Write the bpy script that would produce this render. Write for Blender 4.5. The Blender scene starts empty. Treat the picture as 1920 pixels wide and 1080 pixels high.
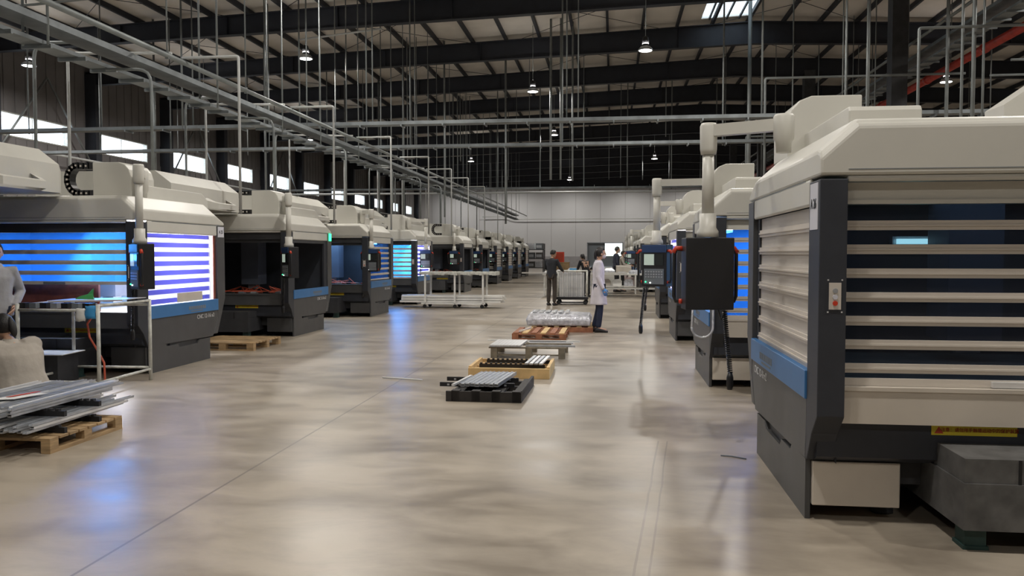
import bpy, bmesh, math, random
from mathutils import Vector, Matrix
C = bpy.context.scene.collection
S = bpy.context.scene
PI = math.pi
# ---------------------------------------------------------------- camera
F = 1520.0
YAW, PITCH, EYE = 0.12306, 0.04176, 1.58
cam = bpy.data.cameras.new('camera'); cam.sensor_width = 36.0; cam.lens = F / 1920 * 36.0
cam.clip_start = 0.05; cam.clip_end = 400
co = bpy.data.objects.new('camera', cam); C.objects.link(co)
co.location = (0, 0, EYE); co.rotation_euler = (PI / 2 - PITCH, 0, YAW)
S.camera = co
# ---------------------------------------------------------------- world, exposure
w = bpy.data.worlds.new('daylight'); S.world = w; w.use_nodes = True
bg = w.node_tree.nodes['Background']; bg.inputs[0].default_value = (0.86, 0.93, 1.0, 1); bg.inputs[1].default_value = 5.0
S.view_settings.view_transform = 'Standard'; S.view_settings.look = 'None'
S.view_settings.exposure = 0.0; S.view_settings.gamma = 1.0; S.view_settings.use_curve_mapping = False
LAMP_W = 300.0          # watts of one high-bay lamp
LAMP_COL = (1.0, 0.955, 0.89)

# ---------------------------------------------------------------- materials
def mat(name, col, rough=.5, metal=0.0, var=.08, vs=3.0, bump=0.0, bs=60.0, spec=.5, emit=None, es=0.0, stretch=None, coat=0):
    m = bpy.data.materials.new(name); m.use_nodes = True
    nt = m.node_tree; b = nt.nodes['Principled BSDF']
    b.inputs['Roughness'].default_value = rough; b.inputs['Metallic'].default_value = metal
    b.inputs['Specular IOR Level'].default_value = spec
    b.inputs['Base Color'].default_value = (*col, 1)
    tc = nt.nodes.new('ShaderNodeTexCoord'); mp = nt.nodes.new('ShaderNodeMapping')
    nt.links.new(tc.outputs['Object'], mp.inputs[0])
    if stretch: mp.inputs['Scale'].default_value = stretch
    if var:
        n = nt.nodes.new('ShaderNodeTexNoise'); n.inputs['Scale'].default_value = vs; n.inputs['Detail'].default_value = 4
        nt.links.new(mp.outputs[0], n.inputs['Vector'])
        r = nt.nodes.new('ShaderNodeMapRange'); r.inputs[1].default_value = .3; r.inputs[2].default_value = .7
        r.inputs[3].default_value = 1 - var; r.inputs[4].default_value = 1 + var
        nt.links.new(n.outputs['Fac'], r.inputs[0])
        mx = nt.nodes.new('ShaderNodeVectorMath'); mx.operation = 'SCALE'; mx.inputs[0].default_value = col
        nt.links.new(r.outputs[0], mx.inputs['Scale']); nt.links.new(mx.outputs[0], b.inputs['Base Color'])
    if bump:
        n2 = nt.nodes.new('ShaderNodeTexNoise'); n2.inputs['Scale'].default_value = bs
        nt.links.new(mp.outputs[0], n2.inputs['Vector'])
        bp = nt.nodes.new('ShaderNodeBump'); bp.inputs['Strength'].default_value = bump; bp.inputs['Distance'].default_value = .01
        nt.links.new(n2.outputs['Fac'], bp.inputs['Height']); nt.links.new(bp.outputs[0], b.inputs['Normal'])
    if emit:
        b.inputs['Emission Color'].default_value = (*emit, 1); b.inputs['Emission Strength'].default_value = es
    return m

M = {}
M['cream'] = mat('cream_paint', (.60, .585, .53), .42, var=.05, vs=1.5)
M['charcoal'] = mat('charcoal_paint', (.030, .033, .042), .5, var=.12, vs=6)
M['graphite'] = mat('graphite_paint', (.066, .066, .068), .42, var=.1, vs=4)
M['darkgrey'] = mat('dark_grey_steel', (.045, .046, .05), .5, var=.2, vs=5)
M['blue'] = mat('blue_paint', (.045, .17, .40), .4, var=.06)
M['stainless'] = mat('stainless_sheet', (.66, .60, .52), .36, .15, var=.07, vs=2.5)
M['dullsteel'] = mat('dull_zinc_sheet', (.12, .118, .115), .6, .2, var=.3, vs=9)
M['slat'] = mat('anodised_slat', (.64, .585, .52), .45, .05, var=.04)
M['black'] = mat('black_plastic', (.012, .012, .014), .45, var=.1)
M['blackpaint'] = mat('black_painted_wood', (.022, .019, .018), .6, var=.3, vs=8)
M['galv'] = mat('galvanised_steel', (.20, .22, .23), .5, .3, var=.25, vs=2.5)
M['rod'] = mat('galvanised_rod', (.24, .26, .26), .5, .3, var=.2, vs=2)
M['whitepipe'] = mat('white_conduit', (.5, .51, .5), .45, var=.05)
M['red'] = mat('red_pipe_paint', (.40, .035, .022), .4, var=.2, vs=4)
M['roof'] = mat('roof_sheet', (.66, .62, .57), .65, var=.12, vs=.6)
M['beam'] = mat('rafter_paint', (.020, .023, .032), .6, var=.15)
M['walldark'] = mat('dark_wall_cladding', (.19, .178, .18), .7, var=.12, vs=.8)
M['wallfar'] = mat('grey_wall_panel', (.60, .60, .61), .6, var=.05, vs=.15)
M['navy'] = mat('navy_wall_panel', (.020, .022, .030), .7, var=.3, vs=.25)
M['seam'] = mat('panel_seam', (.36, .35, .36), .7)
M['wood'] = mat('pallet_wood', (.40, .27, .14), .7, var=.3, vs=5, stretch=(1, 1, 8))
M['yellowwood'] = mat('fresh_pine', (.62, .42, .19), .65, var=.2, vs=5)
M['redwood'] = mat('reddish_wood', (.30, .12, .06), .7, var=.35, vs=8)
M['greywood'] = mat('weathered_wood', (.22, .18, .12), .75, var=.35, vs=8)
M['alu'] = mat('aluminium_profile', (.50, .52, .55), .35, .6, var=.15, vs=8)
M['alubright'] = mat('bright_aluminium', (.78, .78, .78), .3, .35, var=.08)
M['white'] = mat('white_paint', (.75, .74, .70), .5, var=.06)
M['offwhite'] = mat('worn_white_tube', (.55, .55, .50), .5, var=.25, vs=12)
M['rubber'] = mat('rubber', (.015, .014, .014), .7)
M['orange'] = mat('orange_hose', (.55, .10, .05), .4, var=.05)
M['redplastic'] = mat('red_plastic', (.60, .05, .02), .4, var=.05)
M['yellowlabel'] = mat('yellow_label', (.65, .52, .03), .5, var=.03)
M['redink'] = mat('red_ink', (.42, .05, .02), .6, var=0)
M['blackink'] = mat('black_ink', (.02, .02, .025), .6, var=0)
M['paper'] = mat('label_paper', (.62, .62, .68), .6, var=.03)
M['whiteink'] = mat('white_ink', (.6, .6, .6), .6, var=0)
M['gink'] = mat('grey_ink', (.16, .18, .2), .6, var=0)
M['navyplastic'] = mat('navy_plastic', (.02, .05, .14), .45, var=.05)
M['screen'] = mat('screen_glass', (.03, .035, .035), .2, var=0)
M['screen_lit'] = mat('lit_screen', (.2, .22, .2), .3, var=0, emit=(.8, .95, .8), es=.35)
M['led_green'] = mat('green_led', (0, .3, .1), .4, var=0, emit=(.05, 1, .35), es=2.5)
M['led_white'] = mat('white_led', (.8, .8, .8), .4, var=0, emit=(1, 1, .95), es=3)
M['lens'] = mat('lamp_lens', (.9, .9, .9), .4, var=0, emit=(1, .98, .93), es=16)
M['tube_white'] = mat('work_lamp_tube', (.9, .9, .9), .4, var=0, emit=(.95, .97, 1), es=9)
M['tube_cyan'] = mat('dim_cyan_tube', (.5, .9, .9), .4, var=0, emit=(.45, .95, 1), es=2.2)
M['skin'] = mat('skin', (.50, .30, .20), .5, var=.05)
M['hair'] = mat('black_hair', (.012, .010, .010), .45, var=.2, bump=.4, bs=120)
M['glass_far'] = mat('lit_doorway', (.8, .9, .8), .5, var=0, emit=(.85, 1, .9), es=1.6)
M['terracotta'] = mat('rust_brown_cover', (.16, .045, .03), .6, var=.35, vs=9)
M['concretefoot'] = mat('green_levelling_foot', (.02, .05, .045), .6, var=.3)
M['film'] = mat('stretch_film', (.55, .56, .60), .22, .1, var=.3, vs=14, bump=.8, bs=25)
M['in_lit'] = mat('lit_enclosure_lining', (.72, .74, .78), .5, var=.1)
M['in_shaded'] = mat('shaded_enclosure_lining', (.035, .04, .05), .5, var=.2)
M['col_grey'] = mat('spindle_column_paint', (.10, .115, .15), .5, var=.1)

def cloth(name, col): return mat(name, col, .85, var=.12, vs=6, bump=.5, bs=18)
M['coat'] = cloth('white_lab_coat', (.66, .63, .68))
M['darkjacket'] = cloth('dark_jacket', (.022, .024, .030))
M['navyjacket'] = cloth('navy_jacket', (.018, .020, .035))
M['jeans'] = cloth('navy_trousers', (.020, .028, .060))
M['browntrousers'] = cloth('brown_trousers', (.050, .040, .032))
M['blacktrousers'] = cloth('black_trousers', (.012, .012, .014))
M['greyhoodie'] = cloth('grey_hoodie', (.36, .36, .38))
M['beigejacket'] = cloth('beige_jacket', (.40, .36, .31))
M['pinkshirt'] = cloth('pale_pink_shirt', (.48, .38, .37))
M['shoe'] = mat('dark_shoe', (.02, .018, .02), .5)
M['glove'] = mat('blue_glove', (.06, .22, .50), .5)
M['mask'] = mat('face_mask', (.60, .55, .58), .7)
M['greenfab'] = mat('green_cloth', (.06, .35, .10), .8)
M['bluefab'] = mat('bright_blue_cloth', (.05, .30, .62), .7)

# panes of polycarbonate between the slats
def pane(name, tint, diff, k):
    m = bpy.data.materials.new(name); m.use_nodes = True; nt = m.node_tree
    for n in list(nt.nodes): nt.nodes.remove(n)
    o = nt.nodes.new('ShaderNodeOutputMaterial'); t = nt.nodes.new('ShaderNodeBsdfTransparent'); t.inputs[0].default_value = (*tint, 1)
    d = nt.nodes.new('ShaderNodeBsdfTranslucent'); d.inputs[0].default_value = (*diff, 1)
    g = nt.nodes.new('ShaderNodeBsdfPrincipled'); g.inputs['Base Color'].default_value = (*diff, 1); g.inputs['Roughness'].default_value = .25
    a = nt.nodes.new('ShaderNodeMixShader'); b = nt.nodes.new('ShaderNodeMixShader'); a.inputs[0].default_value = .5; b.inputs[0].default_value = k
    nt.links.new(d.outputs[0], a.inputs[1]); nt.links.new(g.outputs[0], a.inputs[2])
    nt.links.new(t.outputs[0], b.inputs[1]); nt.links.new(a.outputs[0], b.inputs[2]); nt.links.new(b.outputs[0], o.inputs[0])
    return m
M['pane_clear'] = pane('scratched_clear_pane', (.74, .74, .80), (.10, .10, .115), .28)
M['pane_blue'] = pane('blue_tinted_pane', (.26, .60, 1.0), (.12, .35, .70), .30)
M['pane_milky'] = mat('milky_pane', (.56, .52, .475), .5, var=.05)
M['pane_violet'] = pane('violet_pane', (.16, .16, .38), (.2, .2, .46), .5)
M['pane_glow'] = pane('white_translucent_slat', (.9, .9, .95), (.97, .96, .97), .88)
M['window'] = pane('window_glass', (.95, .97, 1.0), (.5, .55, .6), .06)
M['skylight'] = pane('skylight_sheet', (.45, .5, .52), (.5, .55, .58), .5)

def floor_mat():
    m = bpy.data.materials.new('polished_concrete'); m.use_nodes = True; nt = m.node_tree; b = nt.nodes['Principled BSDF']
    g = nt.nodes.new('ShaderNodeNewGeometry')
    def noise(sc, det=6, dist=0.0, scale=None):
        n = nt.nodes.new('ShaderNodeTexNoise'); n.inputs['Scale'].default_value = sc; n.inputs['Detail'].default_value = det; n.inputs['Distortion'].default_value = dist
        if scale:
            mp = nt.nodes.new('ShaderNodeMapping'); mp.inputs['Scale'].default_value = scale
            nt.links.new(g.outputs['Position'], mp.inputs[0]); nt.links.new(mp.outputs[0], n.inputs['Vector'])
        else: nt.links.new(g.outputs['Position'], n.inputs['Vector'])
        return n
    n1 = noise(.55, 7, .8, (.8, 1.3, 1)); n2 = noise(2.1, 9, .4, (.7, 1.4, 1)); n2.inputs['Roughness'].default_value = .62; n3 = noise(14, 5)
    r = nt.nodes.new('ShaderNodeValToRGB'); r.color_ramp.elements[0].position = .41; r.color_ramp.elements[1].position = .58
    r.color_ramp.elements[0].color = (.235, .198, .155, 1); r.color_ramp.elements[1].color = (.395, .340, .270, 1)
    a = nt.nodes.new('ShaderNodeMath'); a.operation = 'MULTIPLY_ADD'; a.inputs[1].default_value = .45; nt.links.new(n2.outputs[0], a.inputs[0])
    a1 = nt.nodes.new('ShaderNodeMath'); a1.operation = 'MULTIPLY'; a1.inputs[1].default_value = .55; nt.links.new(n1.outputs[0], a1.inputs[0]); nt.links.new(a1.outputs[0], a.inputs[2])
    nt.links.new(a.outputs[0], r.inputs[0])
    sp = nt.nodes.new('ShaderNodeSeparateXYZ'); nt.links.new(g.outputs['Position'], sp.inputs[0])
    # saw-cut joints along and across the hall
    def line(axis, off, period, wd):
        s = nt.nodes.new('ShaderNodeMath'); s.operation = 'ADD'; s.inputs[1].default_value = off; nt.links.new(sp.outputs[axis], s.inputs[0])
        md = nt.nodes.new('ShaderNodeMath'); md.operation = 'PINGPONG'; md.inputs[1].default_value = period / 2; nt.links.new(s.outputs[0], md.inputs[0])
        l = nt.nodes.new('ShaderNodeMath'); l.operation = 'LESS_THAN'; l.inputs[1].default_value = wd; nt.links.new(md.outputs[0], l.inputs[0]); return l
    l1 = line(0, 2.63, 12.4, .009); l2 = line(1, 1.5, 12.4, .008)
    mx = nt.nodes.new('ShaderNodeMath'); mx.operation = 'MAXIMUM'; nt.links.new(l1.outputs[0], mx.inputs[0]); nt.links.new(l2.outputs[0], mx.inputs[1])
    mc = nt.nodes.new('ShaderNodeMix'); mc.data_type = 'RGBA'; mc.inputs[7].default_value = (.12, .105, .09, 1)
    sc = nt.nodes.new('ShaderNodeMath'); sc.operation = 'MULTIPLY'; sc.inputs[1].default_value = .7; nt.links.new(mx.outputs[0], sc.inputs[0])
    nt.links.new(sc.outputs[0], mc.inputs[0]); nt.links.new(r.outputs[0], mc.inputs[6]); nt.links.new(mc.outputs[2], b.inputs['Base Color'])
    # faint pair of tyre marks beside the right row
    def mth(op, a_, b_=None):
        q = nt.nodes.new('ShaderNodeMath'); q.operation = op
        for i, v in enumerate((a_, b_)):
            if v is None: continue
            if isinstance(v, (int, float)): q.inputs[i].default_value = v
            else: nt.links.new(v, q.inputs[i])
        return q.outputs[0]
    t = mth('ADD', mth('ADD', sp.outputs[0], mth('MULTIPLY', sp.outputs[1], -.097)), .273)
    wob = mth('MULTIPLY', mth('SUBTRACT', n1.outputs[0], .5), .05); t = mth('ADD', t, wob)
    tm = mth('MAXIMUM', mth('LESS_THAN', mth('ABSOLUTE', t), .007), mth('LESS_THAN', mth('ABSOLUTE', mth('ADD', t, -.075)), .006))
    tm = mth('MULTIPLY', mth('MULTIPLY', tm, mth('LESS_THAN', sp.outputs[1], 6.9)), mth('GREATER_THAN', sp.outputs[1], 3.2))
    md2 = nt.nodes.new('ShaderNodeMix'); md2.data_type = 'RGBA'; md2.inputs[7].default_value = (.13, .11, .095, 1)
    nt.links.new(mth('MULTIPLY', tm, .42), md2.inputs[0]); nt.links.new(mc.outputs[2], md2.inputs[6]); nt.links.new(md2.outputs[2], b.inputs['Base Color'])
    rr = nt.nodes.new('ShaderNodeMapRange'); rr.inputs[1].default_value = .3; rr.inputs[2].default_value = .7; rr.inputs[3].default_value = .285; rr.inputs[4].default_value = .40
    nt.links.new(n2.outputs[0], rr.inputs[0]); nt.links.new(rr.outputs[0], b.inputs['Roughness'])
    bp = nt.nodes.new('ShaderNodeBump'); bp.inputs['Strength'].default_value = .12; bp.inputs['Distance'].default_value = .01
    nt.links.new(n3.outputs[0], bp.inputs['Height']); nt.links.new(bp.outputs[0], b.inputs['Normal'])
    b.inputs['Specular IOR Level'].default_value = .55; nt.links.remove(b.inputs['Normal'].links[0])
    return m
M['floor'] = floor_mat()

# ---------------------------------------------------------------- mesh helpers
class MB:
    def __init__(s, sx=1): s.v = []; s.f = []; s.fm = []; s.m = []; s.sx = sx; s.smooth = set()
    def mi(s, m):
        if m not in s.m: s.m.append(m)
        return s.m.index(m)
    def add(s, vs, fs, m, smooth=False):
        o = len(s.v); k = s.mi(m)
        s.v += [(s.sx * x, y, z) for x, y, z in vs]
        for f in fs:
            if smooth: s.smooth.add(len(s.f))
            s.f.append([o + i for i in f]); s.fm.append(k)
        return s
    def box(s, x0, x1, y0, y1, z0, z1, m='cream'):
        vs = [(x, y, z) for x in (x0, x1) for y in (y0, y1) for z in (z0, z1)]
        return s.add(vs, [(0, 1, 3, 2), (4, 6, 7, 5), (0, 4, 5, 1), (2, 3, 7, 6), (0, 2, 6, 4), (1, 5, 7, 3)], m)
    def obox(s, c, size, rot, m):          # box turned about z by rot, centre c
        a, b, d = [q / 2 for q in size]; R = Matrix.Rotation(rot, 3, 'Z')
        vs = [tuple(Vector(c) + R @ Vector((x, y, z))) for x in (-a, a) for y in (-b, b) for z in (-d, d)]
        return s.add(vs, [(0, 1, 3, 2), (4, 6, 7, 5), (0, 4, 5, 1), (2, 3, 7, 6), (0, 2, 6, 4), (1, 5, 7, 3)], m)
    def loft(s, rings, m, cap=True, smooth=False):
        n = len(rings[0]); vs = [p for r in rings for p in r]; fs = []
        for i in range(len(rings) - 1):
            for j in range(n):
                fs.append((i * n + j, i * n + (j + 1) % n, (i + 1) * n + (j + 1) % n, (i + 1) * n + j))
        s.add(vs, fs, m, smooth)
        if cap:
            s.add(rings[0], [tuple(range(n))], m); s.add(rings[-1], [tuple(range(n))], m)
        return s
    def prism(s, poly, ax, a0, a1, m='cream'):   # poly of 2-D points swept along axis ax
        def P(p, a): return {0: (a, p[0], p[1]), 1: (p[0], a, p[1]), 2: (p[0], p[1], a)}[ax]
        return s.loft([[P(p, a0) for p in poly], [P(p, a1) for p in poly]], m)
    def tube(s, pts, r, m, n=8, taper=None):
        pts = [Vector(p) for p in pts]; rings = []; up = None
        for i, p in enumerate(pts):
            d = (pts[min(i + 1, len(pts) - 1)] - pts[max(i - 1, 0)]).normalized()
            if up is None: up = Vector((0, 0, 1)) if abs(d.z) < .9 else Vector((1, 0, 0))
            a = d.cross(up).normalized(); b = a.cross(d).normalized(); up = b
            rr = r if taper is None else taper[i]
            rings.append([tuple(p + (a * math.cos(t) + b * math.sin(t)) * rr) for t in [2 * PI * k / n for k in range(n)]])
        return s.loft(rings, m, smooth=True)
    def lathe(s, c, prof, m, n=16):         # prof of (r, z) about a vertical axis through c
        rings = [[(c[0] + r * math.cos(2 * PI * k / n), c[1] + r * math.sin(2 * PI * k / n), c[2] + z) for k in range(n)] for r, z in prof]
        return s.loft(rings, m, smooth=True)
    def build(s, name, parent=None, bevel=0, loc=(0, 0, 0), rotz=0):
        me = bpy.data.meshes.new(name); me.from_pydata(s.v, [], s.f)
        for k in s.m: me.materials.append(M[k])
        for i, p in enumerate(me.polygons): p.material_index = s.fm[i]; p.use_smooth = i in s.smooth
        bm = bmesh.new(); bm.from_mesh(me); bmesh.ops.remove_doubles(bm, verts=bm.verts, dist=1e-5)
        bmesh.ops.recalc_face_normals(bm, faces=bm.faces); bm.to_mesh(me); bm.free()
        return link(name, me, parent, bevel, loc, rotz)

def link(name, me, parent=None, bevel=0, loc=(0, 0, 0), rotz=0):
    o = bpy.data.objects.new(name, me); C.objects.link(o); o.parent = parent; o.location = loc; o.rotation_euler[2] = rotz
    if bevel:
        b = o.modifiers.new('bevel', 'BEVEL'); b.width = bevel; b.segments = 2; b.limit_method = 'ANGLE'; b.angle_limit = .6
    return o
def tag(o, label=None, cat=None, group=None, kind=None):
    if label: o['label'] = label
    if cat: o['category'] = cat
    if group: o['group'] = group
    if kind: o['kind'] = kind
    return o
def thing(name, label, cat, loc=(0, 0, 0), rotz=0, group=None):
    o = bpy.data.objects.new(name, None); C.objects.link(o); o.location = loc; o.rotation_euler[2] = rotz
    o.empty_display_size = .1
    return tag(o, label, cat, group)
CACHE = {}
def part(name, key, fn, parent, bevel=0, loc=(0, 0, 0), rotz=0):   # repeated parts share their mesh
    if key not in CACHE:
        o = fn().build(name, parent, bevel, loc, rotz); CACHE[key] = o.data; return o
    return link(name, CACHE[key], parent, bevel, loc, rotz)
def text(name, s, size, loc, rot, m, parent, xs=1.0, align='CENTER', label=None):
    cu = bpy.data.curves.new(name, 'FONT'); cu.body = s; cu.size = size; cu.align_x = align; cu.align_y = 'CENTER'; cu.extrude = .001
    cu.materials.append(M[m]); o = bpy.data.objects.new(name, cu); C.objects.link(o); o.parent = parent; o.location = loc; o.rotation_euler = rot
    o.scale = (xs, 1, 1)
    bpy.context.view_layer.update()
    me = bpy.data.meshes.new_from_object(o.evaluated_get(bpy.context.evaluated_depsgraph_get())); bpy.data.objects.remove(o); bpy.data.curves.remove(cu)
    o = link(name, me, parent, 0, loc); o.rotation_euler = rot; o.scale = (xs, 1, 1)
    if label: o['label'] = label
    return o
def area_light(name, loc, rot, size, power, col, parent=None, sy=None):
    l = bpy.data.lights.new(name, 'AREA'); l.energy = power; l.color = col; l.size = size
    if not sy: l.shape = 'DISK'
    if sy: l.shape = 'RECTANGLE'; l.size_y = sy
    o = bpy.data.objects.new(name, l); C.objects.link(o); o.location = loc; o.rotation_euler = rot; o.parent = parent
    return o
def arc(c, r, a0, a1, n, pl='xz'):
    out = []
    for k in range(n + 1):
        t = a0 + (a1 - a0) * k / n
        x, y = r * math.cos(t), r * math.sin(t)
        out.append((c[0] + x, c[1], c[2] + y) if pl == 'xz' else (c[0] + x, c[1] + y, c[2]))
    return out

# ================================================================ THE HALL
XL, XR, YF, YB = -24.0, 35.6, 100.0, -14.0
RIDGE = 5.8
BAY = 6.2
BY = [34.9 + BAY * k for k in range(-7, 11)]        # rafters and wall columns
def roof_z(x): return 11.15 + .043 * (x if x < RIDGE else 2 * RIDGE - x)
def top_z(x): return roof_z(x) - .012
def low_z(x): return 10.07 + .033 * (x if x < RIDGE else 2 * RIDGE - x)
WZ0, WZ1 = 6.30, 7.26                                # strip windows of the left wall

fl = MB().box(XL - .3, XR + .3, YB, YF, -.2, 0, 'floor').build('floor'); tag(fl, kind='structure')

# left wall with strip windows
wins = []
for k in range(-7, 11):
    y0 = BY[0] + BAY * (k + 7) + .7; wins.append((y0, y0 + 4.1))
wm = MB()
wm.box(XL - .25, XL, YB, YF, 0, WZ0, 'walldark'); wm.box(XL - .25, XL, YB, YF, WZ1, 10.4, 'walldark')
ys = [YB] + [q for wn in wins if wn[0] < YF - 3 for q in wn] + [YF]
for a, b in zip(ys[0::2], ys[1::2]):
    wm.box(XL - .25, XL, a, b, WZ0, WZ1, 'walldark')
yy = YB + .3
while yy < YF:                                        # cladding ribs
    wm.box(XL, XL + .03, yy, yy + .06, 0, WZ0 - .05, 'walldark'); wm.box(XL, XL + .03, yy, yy + .06, WZ1 + .05, 10.2, 'walldark'); yy += .62
tag(wm.build('wall_left'), kind='structure')
n = 0
for a, b in wins:
    if b > YF or a < 5: continue
    n += 1
    f = MB()
    f.box(XL - .22, XL + .03, a, b, WZ0, WZ0 + .05, 'offwhite').box(XL - .22, XL + .03, a, b, WZ1 - .05, WZ1, 'offwhite')
    f.box(XL - .22, XL + .03, a, a + .05, WZ0 + .05, WZ1 - .05, 'offwhite').box(XL - .22, XL + .03, b - .05, b, WZ0 + .05, WZ1 - .05, 'offwhite')
    f.box(XL - .15, XL - .1, (a + b) / 2 - .02, (a + b) / 2 + .02, WZ0 + .05, WZ1 - .05, 'offwhite')
    o = tag(f.build('window_%d' % n), kind='structure')
    MB().box(XL - .135, XL - .12, a + .05, b - .05, WZ0 + .05, WZ1 - .05, 'window').build('pane', o)
# right wall
rw = MB().box(XR, XR + .25, YB, YF, 0, 10.4, 'walldark')
for k in range(40): rw.box(XR - .03, XR, YB + 2 + 2.9 * k, YB + 2.1 + 2.9 * k, 0, 10.2, 'walldark')
tag(rw.build('wall_right'), kind='structure')
# back wall (behind the camera)
tag(MB().box(XL - .25, XR + .25, YB - .3, YB, 0, 12, 'walldark').build('wall_back'), kind='structure')
# far wall: grey panels below, dark cladding above
fw = MB()
fw.box(XL, -2.96, YF, YF + .3, 0, 9.8, 'wallfar').box(1.2, XR, YF, YF + .3, 0, 9.8, 'wallfar').box(-2.96, 1.2, YF, YF + .3, 2.9, 9.8, 'wallfar')
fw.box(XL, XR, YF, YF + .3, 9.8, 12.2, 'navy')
x = XL + 1.5
while x < XR:
    if not (-3.1 < x < 1.3): fw.box(x, x + .04, YF - .012, YF, 0.2, 9.75, 'seam')
    else: fw.box(x, x + .04, YF - .012, YF, 2.95, 9.75, 'seam')
    x += 3.0
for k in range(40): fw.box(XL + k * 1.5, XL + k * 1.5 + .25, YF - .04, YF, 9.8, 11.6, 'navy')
tag(fw.build('wall_far'), kind='structure')
tag(MB().box(XL, -3, YF - .05, YF, 0, 1.3, 'seam').box(1.25, XR, YF - .05, YF, 0, 1.3, 'seam').build('trim_1'), kind='structure')
# dark gantry wall band hanging between far columns (upper dark cladding in front of the far wall)
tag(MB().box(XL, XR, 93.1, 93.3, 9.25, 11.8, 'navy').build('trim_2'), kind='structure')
d = MB(); d.box(-3.06, -2.96, YF - .06, YF + .3, 0, 3.0, 'gink').box(1.2, 1.3, YF - .06, YF + .3, 0, 3.0, 'gink').box(-3.06, 1.3, YF - .06, YF + .3, 2.9, 3.0, 'gink')
d.box(-2.96, -.9, YF + .1, YF + .2, 0, 2.9, 'gink')
do = tag(d.build('door_1'), kind='structure')
MB().box(-.9, 1.2, YF + .2, YF + .25, 1.35, 2.8, 'glass_far').build('lit_opening', do)
MB().box(-.9, 1.2, YF + .1, YF + .2, 0, 1.35, 'gink').build('door_leaf', do)

# roof with a skylight gap near the ridge
SKX0, SKX1, SKY0, SKY1 = 3.6, 5.72, 28.9, 34.7
rf = MB()
def roofslab(x0, x1, y0, y1, m='roof'):
    a, b = roof_z(x0), roof_z(x1)
    vs = [(x0, y0, a), (x1, y0, b), (x1, y1, b), (x0, y1, a), (x0, y0, a + .12), (x1, y0, b + .12), (x1, y1, b + .12), (x0, y1, a + .12)]
    rf.add(vs, [(0, 1, 2, 3), (4, 7, 6, 5), (0, 4, 5, 1), (1, 5, 6, 2), (2, 6, 7, 3), (3, 7, 4, 0)], m)
roofslab(XL - .3, SKX0, YB, YF); roofslab(SKX0, RIDGE, YB, SKY0); roofslab(SKX0, RIDGE, SKY1, YF); roofslab(SKX1, RIDGE, SKY0, SKY1)
roofslab(RIDGE, XR + .3, YB, YF)
tag(rf.build('ceiling'), kind='structure')
sk = MB(); a, b = roof_z(SKX0), roof_z(SKX1)
sk.add([(SKX0, SKY0, a + .03), (SKX1, SKY0, b + .03), (SKX1, SKY1, b + .03), (SKX0, SKY1, a + .03)], [(0, 1, 2, 3)], 'skylight')
for q in (3.9, 4.6, 5.1): sk.box(q, q + .06, SKY0, SKY1, a - .05, a + .05, 'beam')
tag(sk.build('window_20'), kind='structure')
# rafters
k = 0
for y in BY:
    if y < -8 or y > YF - 1: continue
    k += 1
    r_ = MB()
    for x0, x1 in ((XL, RIDGE), (RIDGE, XR)):
        for (ya, yb, fz) in ((y - .015, y + .015, None), (y - .14, y + .14, 'b'), (y - .14, y + .14, 't')):
            a0, a1, b0, b1 = low_z(x0), low_z(x1), roof_z(x0) - .22, roof_z(x1) - .22
            if fz == 'b': b0, b1 = a0 + .03, a1 + .03
            if fz == 't': a0, a1 = b0 - .03, b1 - .03
            vs = [(x0, ya, a0), (x1, ya, a1), (x1, yb, a1), (x0, yb, a0), (x0, ya, b0), (x1, ya, b1), (x1, yb, b1), (x0, yb, b0)]
            r_.add(vs, [(0, 1, 2, 3), (4, 7, 6, 5), (0, 4, 5, 1), (1, 5, 6, 2), (2, 6, 7, 3), (3, 7, 4, 0)], 'beam')
        xx = x0 + 1.5
        while xx < x1 - .5:                           # web stiffeners
            r_.box(xx, xx + .03, y - .12, y + .12, low_z(xx) + .02, roof_z(xx) - .23, 'beam'); xx += 4.2
    r_.box(XL, XL + .55, y - .2, y + .2, 0, low_z(XL) + .5, 'beam')      # wall column of the same frame
    tag(r_.build('trim_%d' % (10 + k)), kind='structure')
# purlins
pm = MB(); x = XL + .5
while x < XR - .3:
    z = roof_z(x)
    pm.box(x, x + .1, YB, YF, z - .2, z - .01, 'beam'); x += 1.45
tag(pm.build('trim_3'), kind='structure')
# roof bracing rods
br = MB()
for y in BY[3:9]:
    for s in range(4):
        xa = -20 + 8 * s
        br.tube([(xa, y + .2, roof_z(xa) - .28), (xa + 6, y + BAY - .2, roof_z(xa + 6) - .28)], .012, 'beam', 5)
        br.tube([(xa + 6, y + .2, roof_z(xa + 6) - .28), (xa, y + BAY - .2, roof_z(xa) - .28)], .012, 'beam', 5)
tag(br.build('trim_4'), kind='structure')
# wall bracing of the first bay on the left
wb = MB()
for y in (BY[6], BY[8], BY[10]):
    wb.tube([(XL + .35, y + .2, 5.6), (XL + .35, y + 3.1, 9.0)], .045, 'rod', 8); wb.tube([(XL + .35, y + BAY - .2, 5.6), (XL + .35, y + 3.1, 9.0)], .045, 'rod', 8)
wb.tube([(XL + .8, 22, 5.75), (XL + .8, 97, 5.75)], .05, 'whitepipe', 8)
tag(wb.build('trim_5'), kind='structure')
# inner columns
colL = ['dark square steel column standing in the hall nearest the red pipe', 'dark steel column behind the nearest column, left of it', 'third dark steel column going away on the right', 'farthest dark steel column on the right']
for i, y in enumerate((28.7, 41.1, 53.5, 65.9, 78.3)):
    c = MB().box(9.15, 9.65, y - .25, y + .25, 0, low_z(9.4) + .3, 'darkgrey').box(9.0, 9.8, y - .4, y + .4, 0, .06, 'darkgrey')
    tag(c.build('trim_%d' % (40 + i)), kind='structure')

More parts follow.
